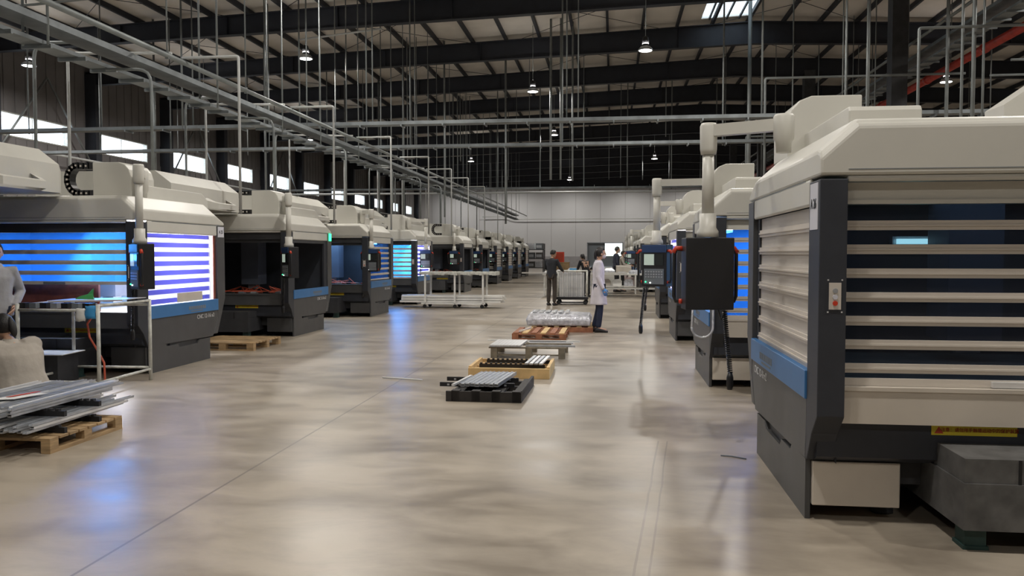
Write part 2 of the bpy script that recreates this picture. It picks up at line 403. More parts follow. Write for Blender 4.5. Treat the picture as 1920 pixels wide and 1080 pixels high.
# ================================================================ HIGH-BAY LAMPS
def make_lamp():
    root = thing('high_bay_lamp', '', 'lamp')
    MB().lathe((0, 0, 0), [(.04, .46), (.09, .42), (.11, .3), (.11, .18), (.07, .14)], 'black', 16).build('driver_housing', root)
    MB().lathe((0, 0, 0), [(.08, .15), (.16, .12), (.235, .03), (.25, 0), (.24, -.01)], 'alu', 24).build('reflector', root)
    MB().lathe((0, 0, 0), [(.0005, -.035), (.12, -.03), (.2, -.015), (.235, -.002), (.2, .0)], 'lens', 24).build('lens', root)
    area_light('lamp_light', (0, 0, -.06), (0, 0, 0), .45, LAMP_W, LAMP_COL, root)
    area_light('roof_fill_light', (0, 0, .2), (PI, 0, 0), .3, LAMP_W * .10, LAMP_COL, root)  # upward fill light added to brighten the roof sheets
    return root
def copy_tree(o, parent=None):
    c = o.copy(); C.objects.link(c); c.parent = parent
    for ch in list(o.children): copy_tree(ch, c)
    return c
LAMPS = [((1.05, 27.4, 8.3), 'lit round high-bay lamp hanging top right of centre, nearest of the big ones'),
         ((-10.5, 27.1, 8.3), 'lit high-bay lamp hanging on a bright rod over the left conduits'),
         ((-20.7, 26.9, 8.3), 'lit high-bay lamp at the far left by the dark wall'),
         ((-18.0, 34.3, 8.3), 'small lit high-bay lamp above the third strip window'),
         ((-3.3, 33.7, 8.3), 'lit high-bay lamp hanging near the middle of the hall below the second rafter'),
         ((12.9, 33.8, 8.3), 'lit high-bay lamp on the right below the red pipe'),
         ((-3.3, 46.0, 8.3), 'small distant lamp between the two cross trays in the middle'),
         ((-17.75, 46.2, 8.3), 'small distant lamp over the left windows between the two cross trays')]
HID = [(-15, 19), (-6.5, 19.5), (3.2, 19.5), (12.5, 19.5), (-11.5, 11.5), (-2.6, 11.5), (6.5, 11.5), (-9, 3), (-.8, 3), (7.4, 3), (-5, -5), (3.5, -5), (22, 26), (22, 10)]
FARL = [(-10.5, 60), (3, 60), (-4, 76), (24, 45), (24, 66), (-19, 96), (-12, 96), (-5, 96), (2, 96), (9, 96), (17, 96)]  # added lamps that brighten the middle floor and the far wall
lamp0 = make_lamp()
def hang(o):
    x, y, z = o.location
    MB().tube([(0, 0, .42), (0, 0, top_z(x) - z)], .012, 'rod', 6).build('suspension_rod', o)
for i, (p, lb) in enumerate(LAMPS):
    o = lamp0 if i == 0 else copy_tree(lamp0)
    for ch in list(o.children):
        if ch.name.startswith('suspension'): bpy.data.objects.remove(ch)
    o.location = p; o['label'] = lb; o['group'] = 'high-bay lamps under the roof'; hang(o)
for i, (x, y) in enumerate(FARL + HID):               # far lamps added for light, then the grid above and behind the frame
    o = copy_tree(lamp0); o.location = (x, y, 8.5 if y < 90 else 9.55)
    o['group'] = 'high-bay lamps under the roof'
    o['label'] = ('high-bay lamp added far down the hall to light the floor and far wall' if i < len(FARL) else 'high-bay lamp of the near roof grid above the picture')
    for ch in list(o.children):
        if ch.name.startswith('suspension'): bpy.data.objects.remove(ch)
    hang(o)
    if i >= len(FARL) and (y < 0 or x < -8):
        for ch in o.children:
            if ch.name.startswith('lamp_light'): ch.data = ch.data.copy(); ch.data.energy = LAMP_W * .5
    if i < len(FARL):
        for ch in o.children:
            if ch.name.startswith('lamp_light'): ch.data = ch.data.copy(); ch.data.energy = LAMP_W * (.65 if y > 90 else 1.3)
# ================================================================ OVERHEAD TRAYS, PIPES AND CONDUITS
def ladder(mb, a, b, wid, m='galv', h=.1):
    """solid-sided cable tray from a to b (straight)"""
    a, b = Vector(a), Vector(b); d = (b - a); L = d.length; d.normalize(); n = Vector((-d.y, d.x, 0))
    def slab(o0, o1, z0, z1):
        vs = [tuple(p + n * o + Vector((0, 0, z))) for p in (a, b) for o in (o0, o1) for z in (z0, z1)]
        mb.add(vs, [(0, 1, 3, 2), (4, 6, 7, 5), (0, 4, 5, 1), (2, 3, 7, 6), (0, 2, 6, 4), (1, 5, 7, 3)], m)
    slab(-wid / 2, -wid / 2 + .012, 0, h); slab(wid / 2 - .012, wid / 2, 0, h); slab(-wid / 2 + .012, wid / 2 - .012, 0, .01)
def cross_tray(y, z, label, rods, wid, xr=(XL + .6, 34), bumps=True):
    root = thing('cable_tray', label, 'cable tray', (0, y, z), 0, 'cable trays crossing the hall')
    mb = MB(); ladder(mb, (xr[0], 0, 0), (xr[1], 0, 0), wid); mb.build('tray', root)
    if bumps:
        x = -15.0
        while x < 20: part('support_bracket', ('brk', wid), lambda: MB().box(0, .04, -wid / 2 - .02, wid / 2 + .02, -.06, -.0, 'galv'), root, 0, (x, 0, 0)); x += 1.25
    for x, r, dy in rods:
        MB().tube([(x, dy, -.02 if r < .03 else -.05), (x, dy, top_z(x) - z)], r, 'rod', 6).build('hanger_rod', root)
    return root
cross_tray(23.8, 5.42, 'nearer and higher of the two grey cable trays crossing the hall',
           [(-16.0, .02, .18), (-13.1, .028, -.18), (-12.95, .02, .18), (-10.6, .02, .18), (-9.5, .024, .18), (-7.4, .02, .18), (-7.1, .02, -.18), (-1.35, .024, .18), (-1.0, .02, -.18), (4.2, .03, .18), (6.4, .02, .18), (7.0, .02, -.18), (11.3, .02, .18), (13.6, .02, -.18), (-18.5, .02, .18)], .4)
cross_tray(28.2, 5.32, 'farther and lower of the two grey cable trays crossing the hall',
           [(-16.2, .02, .16), (-12.4, .02, .16), (-9.9, .02, .16), (-7.15, .026, .16), (-6.9, .02, -.16), (-1.75, .032, .16), (3.7, .034, .16), (5.9, .024, -.16), (8.6, .02, .16), (12.2, .02, .16), (-19, .02, .16)], .36)
cross_tray(45.4, 5.22, 'distant grey cable tray just below the dark wall band', [(x, .035, .16) for x in (-11.4, -9.0, -8.75, -6.45, -4.05, -1.6, .8, 3.2, 5.6, 8.0)], .4, bumps=False)
wp = MB().tube([(-23, 0, 0), (34, 0, 0)], .055, 'whitepipe', 8)
for x in range(-22, 34, 3): wp.tube([(x, 0, .04), (x, 0, .4)], .01, 'rod', 5)
o = wp.build('air_pipe', loc=(0, 45.0, 5.0)); tag(o, 'white pipe running straight across the hall below the distant tray', 'pipe')

# tray and pipe along the left machine row
root = thing('cable_tray', 'long grey cable tray running away above the left machine row', 'cable tray', (-8.5, 0, 4.97))
mb = MB(); ladder(mb, (0, 3, 0), (0, 72, 0), .42); ladder(mb, (-.05, 3, -.28), (-.05, 72, -.28), .34, h=.06)
y = 3.2
while y < 72: mb.box(-.24, .24, y, y + .04, -.34, -.28, 'galv'); y += .8
mb.build('tray', root)
for k, y in enumerate([7.9, 11.2, 16.4, 19.8, 22.5, 26, 30, 34, 38, 42, 47, 52, 58, 64, 70]):
    MB().tube([(-.2, y, -.3), (-.2, y, top_z(-8.5) - 4.97)], .02, 'rod', 6).build('hanger_rod', root)
    MB().tube([(.2, y, -.3), (.2, y, top_z(-8.5) - 4.97)], .02, 'rod', 6).build('hanger_rod', root)
root = thing('air_pipe', 'pale pipe running away above the left machines, right of the tray', 'pipe', (-7.58, 0, 4.98))
mb = MB().tube([(0, 3, 0), (0, 72, 0)], .045, 'rod', 10); mb.build('pipe', root)
for y in [6, 9.2, 13.2, 16.2, 20.5, 24.6, 29, 33, 37.5, 42, 50, 58, 66]:
    MB().tube([(0, y, 0), (0, y, top_z(-7.6) - 4.98)], .014, 'rod', 6).box(-.03, .03, y - .02, y + .02, -.06, .06, 'galv').build('hanger_rod', root)
# the same pair on the right, farther out
root = thing('cable_tray', 'grey cable tray slanting down past the right column beside the red pipe', 'cable tray', (10.3, 0, 8.2))
mb = MB(); ladder(mb, (0, 8, 0), (0, 72, 0), .45); ladder(mb, (0, 8, -.32), (0, 72, -.32), .38, h=.06)
y = 8.2
while y < 72: mb.box(-.25, .25, y, y + .05, -.38, -.32, 'galv'); y += .8
mb.build('tray', root)
for y in (14, 20, 24.5, 31, 37, 44, 52): 
    for q in (-.22, .22): MB().tube([(q, y, -.33), (q, y, top_z(10) - 8.2)], .018, 'rod', 6).build('hanger_rod', root)
o = MB().tube([(0, 8, 0), (0, 90, 0)], .05, 'rod', 8).build('air_pipe', loc=(9.95, 0, 8.65)); tag(o, 'thin grey pipe slanting down above the right cable tray', 'pipe')
root = thing('fire_main', 'thick red pipe slanting down from the upper right corner', 'pipe', (11.2, 0, 7.83))
mb = MB().tube([(0, 6, 0), (0, 95, 0)], .13, 'red', 16); mb.build('pipe', root)
for y in (10, 14, 18, 22.2, 26.5, 31, 36, 42, 48): MB().tube([(0, y - .09, 0), (0, y + .09, 0)], .155, 'red', 16).build('coupling', root)
for y in (12, 20, 29, 38): MB().tube([(0, y, .1), (0, y, top_z(11) - 7.83)], .016, 'rod', 6).build('hanger_rod', root)

LEFT_Y = [9.98, 14.87, 19.87, 24.85, 32.9, 37.7, 42.5, 47.3, 52.1, 56.9]
RIGHT_Y = [4.97, 9.81, 15.0, 20.2, 34.2, 39.1, 44.0, 48.9]
ORD = ['nearest', 'second', 'third', 'fourth', 'fifth', 'sixth', 'seventh', 'eighth', 'ninth', 'tenth', 'eleventh']
# conduits dropping to each left machine
def bent(pts, r, m, name, label, cat='conduit', group=None, smooth=True):
    pts = [Vector(p) for p in pts]; out = [pts[0]]
    for i in range(1, len(pts) - 1):
        a, b, c = pts[i - 1], pts[i], pts[i + 1]
        if smooth:
            for t in (0, .25, .5, .75, 1):
                p = b + (a - b).normalized() * smooth; q = b + (c - b).normalized() * smooth
                out.append(p * (1 - t) ** 2 + b * 2 * t * (1 - t) + q * t * t)
        else: out.append(b)
    out.append(pts[-1])
    o = MB().tube(out, r, m, 8).build(name); tag(o, label, cat, group); return o
for i, y in enumerate([9.98, 14.87, 19.87, 24.85, 29.0, 32.9, 37.7, 42.5]):
    wd = ORD[i]
    g = 'conduits dropping to the left machines'
    bent([(-8.6, y + 2.75, 5.12), (-9.7, y + 2.75, 5.14), (-9.7, y + 2.75, .02)], .028, 'rod', 'round_bend_conduit', '%s round-bend grey conduit dropping left of the long tray' % wd, group=g, smooth=.28)
    bent([(-7.6, y + 3.4, 5.06), (-9.55, y + 3.4, 5.12), (-9.55, y + 3.4, .02)], .026, 'whitepipe', 'square_bend_conduit', '%s pale square-bend conduit dropping left of the tray' % wd, group=g, smooth=.05)
    bent([(-8.4, y + 2.75, 4.66), (-7.6, y + 2.75, 4.64), (-7.6, y + 2.75, 2.92)], .026, 'rod', 'round_bend_conduit', '%s round-bend grey conduit dropping right of the long tray' % wd, group=g, smooth=.25)
    bent([(-7.6, y + 3.75, 5.06), (-6.55, y + 3.75, 5.06), (-6.55, y + 3.75, 2.3)], .026, 'whitepipe', 'square_bend_conduit', '%s pale square-bend conduit on the aisle side of the left pipe' % wd, group=g, smooth=.05)
# conduits of the right side
for i, (x0, x1, y, z, zb) in enumerate([(9.9, 6.95, 19.8, 6.75, 2.6), (10.2, 12.6, 22.6, 6.6, 2.6), (10.3, 13.7, 24, 6.5, 2.6), (9.9, 4.4, 24.6, 6.7, 2.6), (9.9, 7.6, 27.5, 6.0, 2.6), (9.9, 5.2, 33.0, 6.2, 2.6)]):
    bent([(x0, y, z + (x1 - x0) * -.0), (x1, y, z), (x1, y, zb)], .035, 'rod', 'round_bend_conduit' if i in (1, 4) else 'square_bend_conduit',
         ['pale square conduit frame right of centre, dropping behind the nearest right machine', 'round-bend conduit right of the red pipe', 'square conduit crossing right of the red pipe, outermost drop', 'lower square conduit frame left of the dark columns', 'round-bend conduit arch just left of the big column', 'small distant square conduit frame on the right side'][i],
         group='conduits dropping on the right side', smooth=.3 if i in (1, 4) else .06)
for i, (x, y, z0, r) in enumerate([(8.05, 20.2, 2.6, .035), (8.3, 20.2, 2.6, .05), (8.6, 20.4, 2.6, .03), (6.0, 22.2, 2.6, .03), (6.65, 22.6, 2.6, .03), (4.9, 30.5, 2.6, .07), (8.95, 23.4, 2.6, .05), (14.4, 30, 2.6, .06), (15.1, 30, 2.6, .08), (13.2, 21, 5.9, .03), (9.3, 17.5, 6.5, .03)]):
    o = MB().tube([(0, 0, z0), (0, 0, top_z(x))], r, 'rod', 8).build('drop_pipe', loc=(x, y, 0))
    tag(o, 'grey vertical drop pipe, %s of the group on the right of the hall' % ORD[i], 'pipe', 'vertical pipes on the right side')
for i, (x, y, z0, r) in enumerate([(-2.75, 20.3, 5.6, .03), (-2.5, 33.0, 4.6, .05), (-2.1, 33.0, 4.6, .04), (-1.65, 33.6, 4.6, .04), (-7.3, 35, 3.2, .04), (-5.0, 38, 3.0, .05), (-9.4, 36, 3, .05), (-13.8, 41, 3, .05), (-12.0, 41, 3, .05), (-17.2, 29, 3, .04), (-14.6, 33, 3, .05)]):
    if i == 0: continue
    o = MB().tube([(0, 0, z0), (0, 0, top_z(x))], r, 'rod', 8).build('drop_pipe', loc=(x, y, 0))
    tag(o, 'thin grey vertical pipe, %s of the row hanging left of centre' % ORD[i - 1], 'pipe', 'vertical pipes left of centre')
rv = random.Random(4)
names = ['left end', 'left part', 'left of centre', 'centre', 'right of centre', 'right part', 'right end']
for i in range(34):                                   # thin sprinkler and lamp drops deep in the hall
    x = -20 + 1.15 * i + rv.uniform(-.4, .4); y = rv.uniform(33, 62)
    o = MB().tube([(0, 0, rv.uniform(5.8, 7.5)), (0, 0, top_z(x))], rv.uniform(.015, .03), 'rod', 6).build('sprinkler_drop', loc=(x, y, 0))
    tag(o, 'thin grey dropper hanging from the distant rafters', 'pipe', 'thin droppers hanging deep in the hall')
o = bent([(-9.5, 24.0, 8.1), (-6.9, 24.0, 8.35)], .03, 'whitepipe', 'cross_pipe', 'short bright pipe crossing two vertical rods near the top', cat='pipe')
o = bent([(-18.5, 16.6, 6.9), (-12.6, 16.6, 7.05), (-8.3, 16.6, 7.3)], .03, 'rod', 'cross_pipe', 'long thin pipe crossing the top left corner', cat='pipe', smooth=.01)
o = bent([(-16, 99.6, 6.2), (-13, 99.6, 6.2), (-12, 99.6, 5.9), (20, 99.6, 5.9)], .05, 'whitepipe', 'wall_pipe', 'white pipe running along the far grey wall', cat='pipe', smooth=.3)

# ================================================================ MACHINING CENTRES
def chain_mb(sx):
    mb = MB(sx); pts = []
    for k in range(4): pts.append((.92 + .075 * k, 2.78))
    for k in range(9): t = PI / 2 - PI * (k + .5) / 9; pts.append((1.19 + .165 * math.cos(t), 2.6 + .19 * math.sin(t)))
    for k in range(4): pts.append((1.145 - .075 * k, 2.41))
    for i, (u, z) in enumerate(pts):
        p = pts[max(i - 1, 0)]; q = pts[min(i + 1, len(pts) - 1)]; a = math.atan2(q[1] - p[1], q[0] - p[0])
        R = Matrix.Rotation(a, 2); c = Vector((u, z))
        quad = [c + R @ Vector(s) for s in ((-.046, -.042), (.046, -.042), (.046, .042), (-.046, .042))]
        mb.loft([[(v.x, 0, v.y) for v in quad], [(v.x, .13, v.y) for v in quad]], 'black')
        if 2 <= i <= 14 and i % 1 == 0:
            mb.loft([[(u + .014 * math.cos(t), -.006, z + .014 * math.sin(t)) for t in [PI / 3 * j for j in range(6)]],
                     [(u + .014 * math.cos(t), .0, z + .014 * math.sin(t)) for t in [PI / 3 * j for j in range(6)]]], 'slat')
    return mb

def machine(side, idx, y0, label, front='closed', sshut='closed', lit=None, arm=None, tray='stainless', cv=.3, box=(0, .15, 0), sign=None, chain=True, hood='L', detail=True):
    sx = 1 if side == 'R' else -1
    X0 = 1.15 if side == 'R' else -6.05
    root = thing('machining_center', label, 'cnc machine', (X0, y0, 0), 0, 'machining centres in the %s row' % ('right' if side == 'R' else 'left'))
    W = 3.3
    K = lambda n, *a: (n, sx) + a
    def P(name, key, fn, parent=root, bevel=0, **kw): return part(name, key, fn, parent, bevel, **kw)
    # --- lower body
    def f():
        m = MB(sx)
        m.prism([(0, 0), (1.62, 0), (1.62, .32), (1.3, .32), (1.25, .27), (.75, .27), (.7, .32), (.42, .32), (.38, .36), (0, .36)], 0, 0, .03, 'graphite')
        m.box(.03, 3.25, .55, 1.6, .06, .36, 'darkgrey')
        for u in (.5, 1.6, 3.0):
            for v in (.2, 1.3): m.lathe((u, v, 0), [(.07, 0), (.07, .02), (.03, .03), (.03, .1)], 'darkgrey', 10)
        m.box(.08, 3.2, .1, .55, .2, .38, 'darkgrey')
        return m
    P('base', K('base'), f)
    P('coolant_box', K('coolant', tray), lambda: MB(sx).box(.035, .53, -.03, .5, .09, .355, tray if tray == 'stainless' else 'graphite'), bevel=.006)
    def f():
        m = MB(sx); mm = 'dullsteel' if tray == 'stainless' else 'darkgrey'
        m.loft([[(.70, -.1, .12), (2.7, -.1, .12), (2.7, .5, .12), (.68, .5, .12)], [(.70, -.48, .12), (2.7, -.48, .12), (2.7, .5, .12), (.68, .5, .12)], [(.70, -.48, .37), (2.7, -.48, .37), (2.7, .5, .37), (.68, .5, .37)]], mm)
        m.box(.705, 2.66, -.47, .45, .37, .50, mm); m.box(.97, .985, -.475, -.47, .37, .5, 'black')
        return m
    P('chip_tank', K('tank', tray), f)
    P('levelling_foot', K('foot'), lambda: MB(sx).box(.73, .84, -.42, -.3, 0, .12, 'concretefoot').box(.72, .85, -.43, -.29, 0, .02, 'concretefoot'))
    # --- aisle side panel with stripe
    o = P('side_panel', K('panel'), lambda: MB(sx).prism([(.0, .36), (1.72, .33), (1.88, .6), (1.88, .72), (.0, .72)], 0, 0, .035, 'graphite'), bevel=.004)
    s = P('blue_stripe', K('stripe'), lambda: MB(sx).box(-.012, .035, -.0, 1.88, .72, .89, 'blue'), o, bevel=.004)
    if s.get('label') is None: s['label'] = 'bright blue band along the side panel'
    if detail:
        rz = PI / 2 * (-sx)
        def f():
            m = MB(sx)
            for j in range(9): m.box(-.0135, -.012, 1.0 + j * .055, 1.04 + j * .055, .775, .825, 'gink')
            m.box(-.0135, -.012, 1.05, 1.4, .745, .76, 'gink')
            return m
        P('stripe_logo', K('slogo'), f, s)
        text('model_lettering', 'CNC 12-16 x2', .085, (sx * -.003, 1.5, .655), (PI / 2, 0, rz), 'whiteink', o)
    # --- posts
    def f():
        m = MB(sx)
        m.prism([(-.25, 2.0), (-.25, .66), (-.13, .54), (-.06, .42), (-.02, .36), (.02, .36), (.02, .42), (.0, .72), (.0, 2.0)], 0, 0, .15, 'charcoal')
        m.prism([(.15, .36), (.15, .66), (.165, .68), (.15, .66)], 1, -.1, -.05, 'charcoal')
        return m
    post = P('corner_post', K('post'), f, bevel=.006)
    rpost = P('rear_post', K('rpost'), lambda: MB(sx).prism([(1.88, 1.86), (1.88, .6), (1.74, .36), (1.86, .36), (2.12, .9), (2.12, 2.01), (1.88, 2.01)], 0, -.004, .12, 'graphite'), bevel=.006)
    P('far_post', K('fpost'), lambda: MB(sx).box(W - .15, W, -.25, 0, .4, 2.0, 'charcoal'))
    P('front_beam', K('beam'), lambda: MB(sx).prism([(-.1, .61), (-.1, .4), (-.02, .36), (.15, .36), (.15, .61)], 0, .04, W, 'charcoal'))
    trm = tray if tray == 'stainless' else 'graphite'
    def f():
        m = MB(sx).loft([[(.15, -.16, .82), (W - .15, -.16, .82), (W - .15, -.16, .61), (.13, -.16, .61), (.15, -.16, .67)], [(.15, .1, .82), (W - .15, .1, .82), (W - .15, .1, .61), (.13, .1, .61), (.15, .1, .67)]], trm)
        m.box(.15, W - .15, -.17, -.12, .80, .822, trm); return m
    P('splash_tray', K('tray', trm), f)
    # --- roof
    def ring(v, dz, du):
        return [(0, v, 2.02), (0, v, 2.16 - dz), (.20 + du, v, 2.34 - dz), (W - .2 - du, v, 2.34 - dz), (W, v, 2.16 - dz), (W, v, 2.02)]
    def f():
        m = MB(sx).loft([ring(-.25, .05, .0), ring(-.22, .012, 0), ring(-.17, 0, 0), ring(1.85, 0, 0), ring(2.12, .10, .1)], 'cream')
        m.box(0, .03, 0, 1.88, 1.86, 2.02, 'cream'); m.box(.15, W, -.24, -.2, 1.985, 2.02, 'cream')
        return m
    hood_o = P('roof_cover', K('roof'), f, bevel=.022)
    if detail: P('panel_seam', K('seam'), lambda: MB(sx).box(-.002, .0, .1, 2.0, 2.012, 2.018, 'gink').box(.15, W, -.252, -.25, 2.05, 2.054, 'gink'), hood_o)
    hdr = 'cream' if side == 'R' or idx > 4 else 'darkgrey'
    P('shutter_header', K('hdr', hdr), lambda: MB(sx).box(.15, W - .15, -.16, .05, 1.87, 1.985, hdr).box(.15, W - .15, -.175, -.16, 1.862, 1.885, hdr))
    P('rail_cover', K('rail'), lambda: MB(sx).prism([(.5, 2.3), (.5, 2.5), (.52, 2.53), (2.1, 2.53), (2.3, 2.42), (2.3, 2.3)], 0, .35, .8, 'cream'), bevel=.012)
    # --- moving head housing, cable chain, bracket
    def f():
        pr = [(.2, 2.34), (.2, 2.62), (.23, 2.72), (.29, 2.79), (.38, 2.825), (.76, 2.825), (.76, 2.34)]
        return MB(sx).prism(pr, 1, 0, .55, 'cream')
    off = .2 if side == 'L' else .02
    P('head_housing', K('head'), f, bevel=.01, loc=(sx * off, cv, 0))
    if chain: P('cable_chain', K('chain'), lambda: chain_mb(sx), loc=(sx * (-.0), cv + .02, 0))
    # --- rear hood
    def f():
        m = MB(sx)
        if hood == 'L':
            pr = [(.95, 2.36), (.95, 2.72), (1.22, 2.92), (3.3, 2.92), (3.3, 2.36)]
            m.loft([[(u, v, z) for u, z in pr] for v in (2.25, 4.62)] + [[(1.1, 4.86, 2.36), (1.1, 4.86, 2.66), (1.3, 4.86, 2.82), (3.3, 4.86, 2.82), (3.3, 4.86, 2.36)]], 'cream')
            m.loft([[(.95, 3.3, 2.37), (.95, 3.3, 2.52), (.95, 3.4, 2.56)], [(.74, 3.4, 2.37), (.74, 3.4, 2.46), (.78, 3.45, 2.48)], [(.74, 4.1, 2.37), (.74, 4.1, 2.46), (.78, 4.05, 2.48)], [(.95, 4.3, 2.37), (.95, 4.3, 2.52), (.95, 4.1, 2.56)]], 'cream')
        else:
            m.loft([[(u, v, z) for u, z in [(2.02, 2.36), (2.02, 2.80), (2.35, 3.03), (3.25, 3.1), (3.25, 2.36)]] for v in (2.15, 2.5)], 'cream')
        return m
    P('rear_hood', K('hood', hood), f)
    P('rear_body', K('rear'), lambda: MB(sx).box(1.95, 3.2, 2.14, 4.2, 0, 2.36, 'graphite'))
    # --- cabin lining, table, column
    lin = 'in_lit' if lit and lit != 'dim' and sshut != 'bluepane' else 'in_shaded'  # cabin light put into the lining colour: pale when lit, dark when shaded
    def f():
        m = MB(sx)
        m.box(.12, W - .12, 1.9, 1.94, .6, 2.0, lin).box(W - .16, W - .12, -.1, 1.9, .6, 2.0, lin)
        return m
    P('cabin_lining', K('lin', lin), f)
    P('machine_bed', K('table'), lambda: MB(sx).box(.25, W - .3, .15, 1.75, .62, .80, 'dullsteel'))
    P('spindle_column', K('scol'), lambda: MB(sx).box(1.25, 1.62, 1.2, 1.6, .95, 2.0, 'col_grey').box(1.35, 1.52, 1.3, 1.5, .86, .95, 'alu'))
    # --- shutters
    def slats(m, fn, zb, zt, mslat, mpane, a0, a1, pitch=.137, hh=.055):
        fn(m, a0, a1, zb, zt, 0, mpane)
        z = zt - .09
        while z > zb + .03:
            fn(m, a0, a1, z - hh, z, 1, mslat); fn(m, a0, a1, z - hh * .62, z - hh * .42, 2, mslat)
            z -= pitch
    def fr(m, a0, a1, z0, z1, k, mt):
        if k == 0: m.box(a0, a1, -.085, -.08, z0, z1, mt)
        elif k == 1: m.box(a0, a1, -.10, -.087, z0, z1, mt)
        else: m.box(a0, a1, -.106, -.10, z0, z1, mt)
    def sd(m, a0, a1, z0, z1, k, mt):
        if k == 0: m.box(.045, .05, a0, a1, z0, z1, mt)
        elif k == 1: m.box(.03, .043, a0, a1, z0, z1, mt)
        else: m.box(.022, .03, a0, a1, z0, z1, mt)
    fp = {'blue': 'pane_blue', 'cyan': 'pane_blue', None: 'pane_clear', 'dim': 'pane_clear', 'white': 'pane_clear'}[lit]
    if front == 'closed':
        def f():
            m = MB(sx); slats(m, fr, .822, 1.862, 'slat', fp, .15, W - .15); m.box(.15, W - .15, -.11, -.08, .822, .865, 'slat'); return m
        o = P('front_shutter', K('fs', fp), f)
        if detail: P('shutter_handle', K('fsh'), lambda: MB(sx).box(.98, 1.4, -.135, -.11, .826, .858, 'alubright'), o)
    elif front == 'half':
        def f():
            m = MB(sx); slats(m, fr, 1.2, 1.862, 'slat', fp, .15, W - .15); m.box(.15, W - .15, -.11, -.08, 1.18, 1.225, 'slat'); return m
        o = P('front_shutter', K('fsh', fp), f)
        P('shutter_handle', K('fsh2'), lambda: MB(sx).box(1.1, 1.4, -.13, -.11, 1.185, 1.215, 'gink'), o)
    else:
        P('front_shutter', K('fopen'), lambda: MB(sx).box(.15, W - .15, -.11, -.08, 1.80, 1.862, 'darkgrey'))
    if sshut in ('closed', 'bluepane'):
        def f():
            m = MB(sx); slats(m, sd, .89, 1.86, 'slat', 'pane_blue' if sshut == 'bluepane' else 'pane_milky', .0, 1.78); m.box(.03, .05, 1.78, 1.88, .89, 1.86, 'charcoal'); m.box(.03, .055, 0, 1.78, .885, .91, 'slat'); return m
        P('side_shutter', K('ss', sshut), f)
    elif sshut == 'lit':
        def f():
            m = MB(sx); z = 1.80; m.box(.045, .05, .02, 1.72, 1.80, 1.86, 'pane_violet')
            while z > .93:
                m.box(.03, .043, .02, 1.72, z - .060, z, 'pane_glow'); m.box(.045, .05, .02, 1.72, max(z - .128, .89), z - .060, 'pane_violet'); z -= .128
            m.box(.03, .05, 1.70, 1.80, .89, 1.86, 'pane_glow'); m.box(.03, .06, 1.82, 1.88, .89, 1.86, 'terracotta')
            m.box(.02, .028, .75, 1.45, .90, 1.03, 'stainless') if idx == 0 else None
            return m
        P('side_shutter', K('sl', idx == 0), f)
    else:
        P('side_window_frame', K('sopen'), lambda: MB(sx).box(.02, .06, .02, .1, .89, 1.86, 'charcoal').box(.02, .06, 1.72, 1.88, .89, 1.86, 'charcoal').box(.02, .06, .1, 1.72, 1.80, 1.86, 'darkgrey'))
    # --- clutter of clamps and hoses on the open tables
    if front == 'open':
        def f():
            m = MB(sx); rr = random.Random(idx)
            for q in range(14):
                u = .4 + rr.random() * 2.3; v = .3 + rr.random() * 1.0
                m.tube([(u, v, .81), (u + rr.uniform(-.3, .3), v + rr.uniform(-.2, .2), .86 + rr.random() * .08), (u + rr.uniform(-.5, .5), v + rr.uniform(-.3, .3), .81)], .012, 'orange', 6)
            for q in range(5): m.tube([(.3, .25 + q * .05, .83), (1.2, .22 + q * .09, .85), (2.7, .25 + q * .05, .83)], .011, 'orange', 6)
            return m
        tag(P('air_hoses', K('hoses', idx), f), kind='stuff')
        def f():
            m = MB(sx); rr = random.Random(idx + 5)
            for q in range(11):
                u = .35 + q * .25; m.box(u, u + .1, .18, .3, .80, .85, ['gink', 'black', 'alu'][q % 3]); m.box(u + .02, u + .08, .5, .9, .80, .84, ['terracotta', 'gink'][q % 2])
            return m
        P('clamp_rail', K('clamps', idx), f)
    # --- lamps inside
    if lit:
        col, pw = {'blue': ((.30, .58, 1.0), 85), 'cyan': ((.15, .72, 1.0), 90), 'white': ((.80, .86, 1.0), 150), 'dim': ((.35, .65, .9), 5)}[lit]
        if lit == 'dim': tb = P('work_lamp', K('tubec'), lambda: MB(sx).box(1.08, 1.45, 1.72, 1.78, 1.66, 1.70, 'tube_cyan').box(1.05, 1.48, 1.78, 1.86, 1.64, 1.72, 'alu'))
        else: tb = P('work_lamp', K('tubew'), lambda: MB(sx).box(.22, .27, .1, 1.3, 1.84, 1.88, 'tube_white').box(.2, .29, .05, 1.35, 1.88, 1.92, 'alu'))
        if sshut == 'bluepane': pw *= .45
        area_light('cabin_light', (sx * 1.4, .9, 1.96), (0, 0, 0), 2.0, pw, col, root, 1.2)
        if lit == 'white' or sshut == 'lit':
            area_light('cabin_side_light', (sx * .95, .85, 1.7), (0, PI / 3.2 * sx, 0), .5, 150, (1.0, .95, .96), root, 1.5)
    # --- signs, switch plates
    if sign and side == 'L':
        s = P('sign_plate', K('signL'), lambda: MB(sx).box(-.009, -.004, 1.90, 2.09, 1.84, 2.0, 'paper'), rpost)
        s['label'] = 'white sheet with black machine number'
        text('sign_text', sign, .075, (sx * -.011, 1.995, 1.92), (PI / 2, 0, PI / 2 * -sx), 'blackink', s, xs=.8)
    elif side == 'L' and idx == 1:
        s = P('signal_light', K('siglight'), lambda: MB(sx).box(-.02, -.004, 1.95, 2.07, 1.86, 2.02, 'led_green'), rpost); s['label'] = 'glowing green light'
    elif sign:
        s = P('sign_plate', K('sign'), lambda: MB(sx).box(-.004, .0, -.21, -.035, 1.72, 1.985, 'paper'), post)
        s['label'] = 'white sheet with black machine number'
        text('sign_text', sign, .082, (sx * -.006, -.122, 1.865), (PI / 2, 0, PI / 2 * -sx), 'blackink', s, xs=.8)
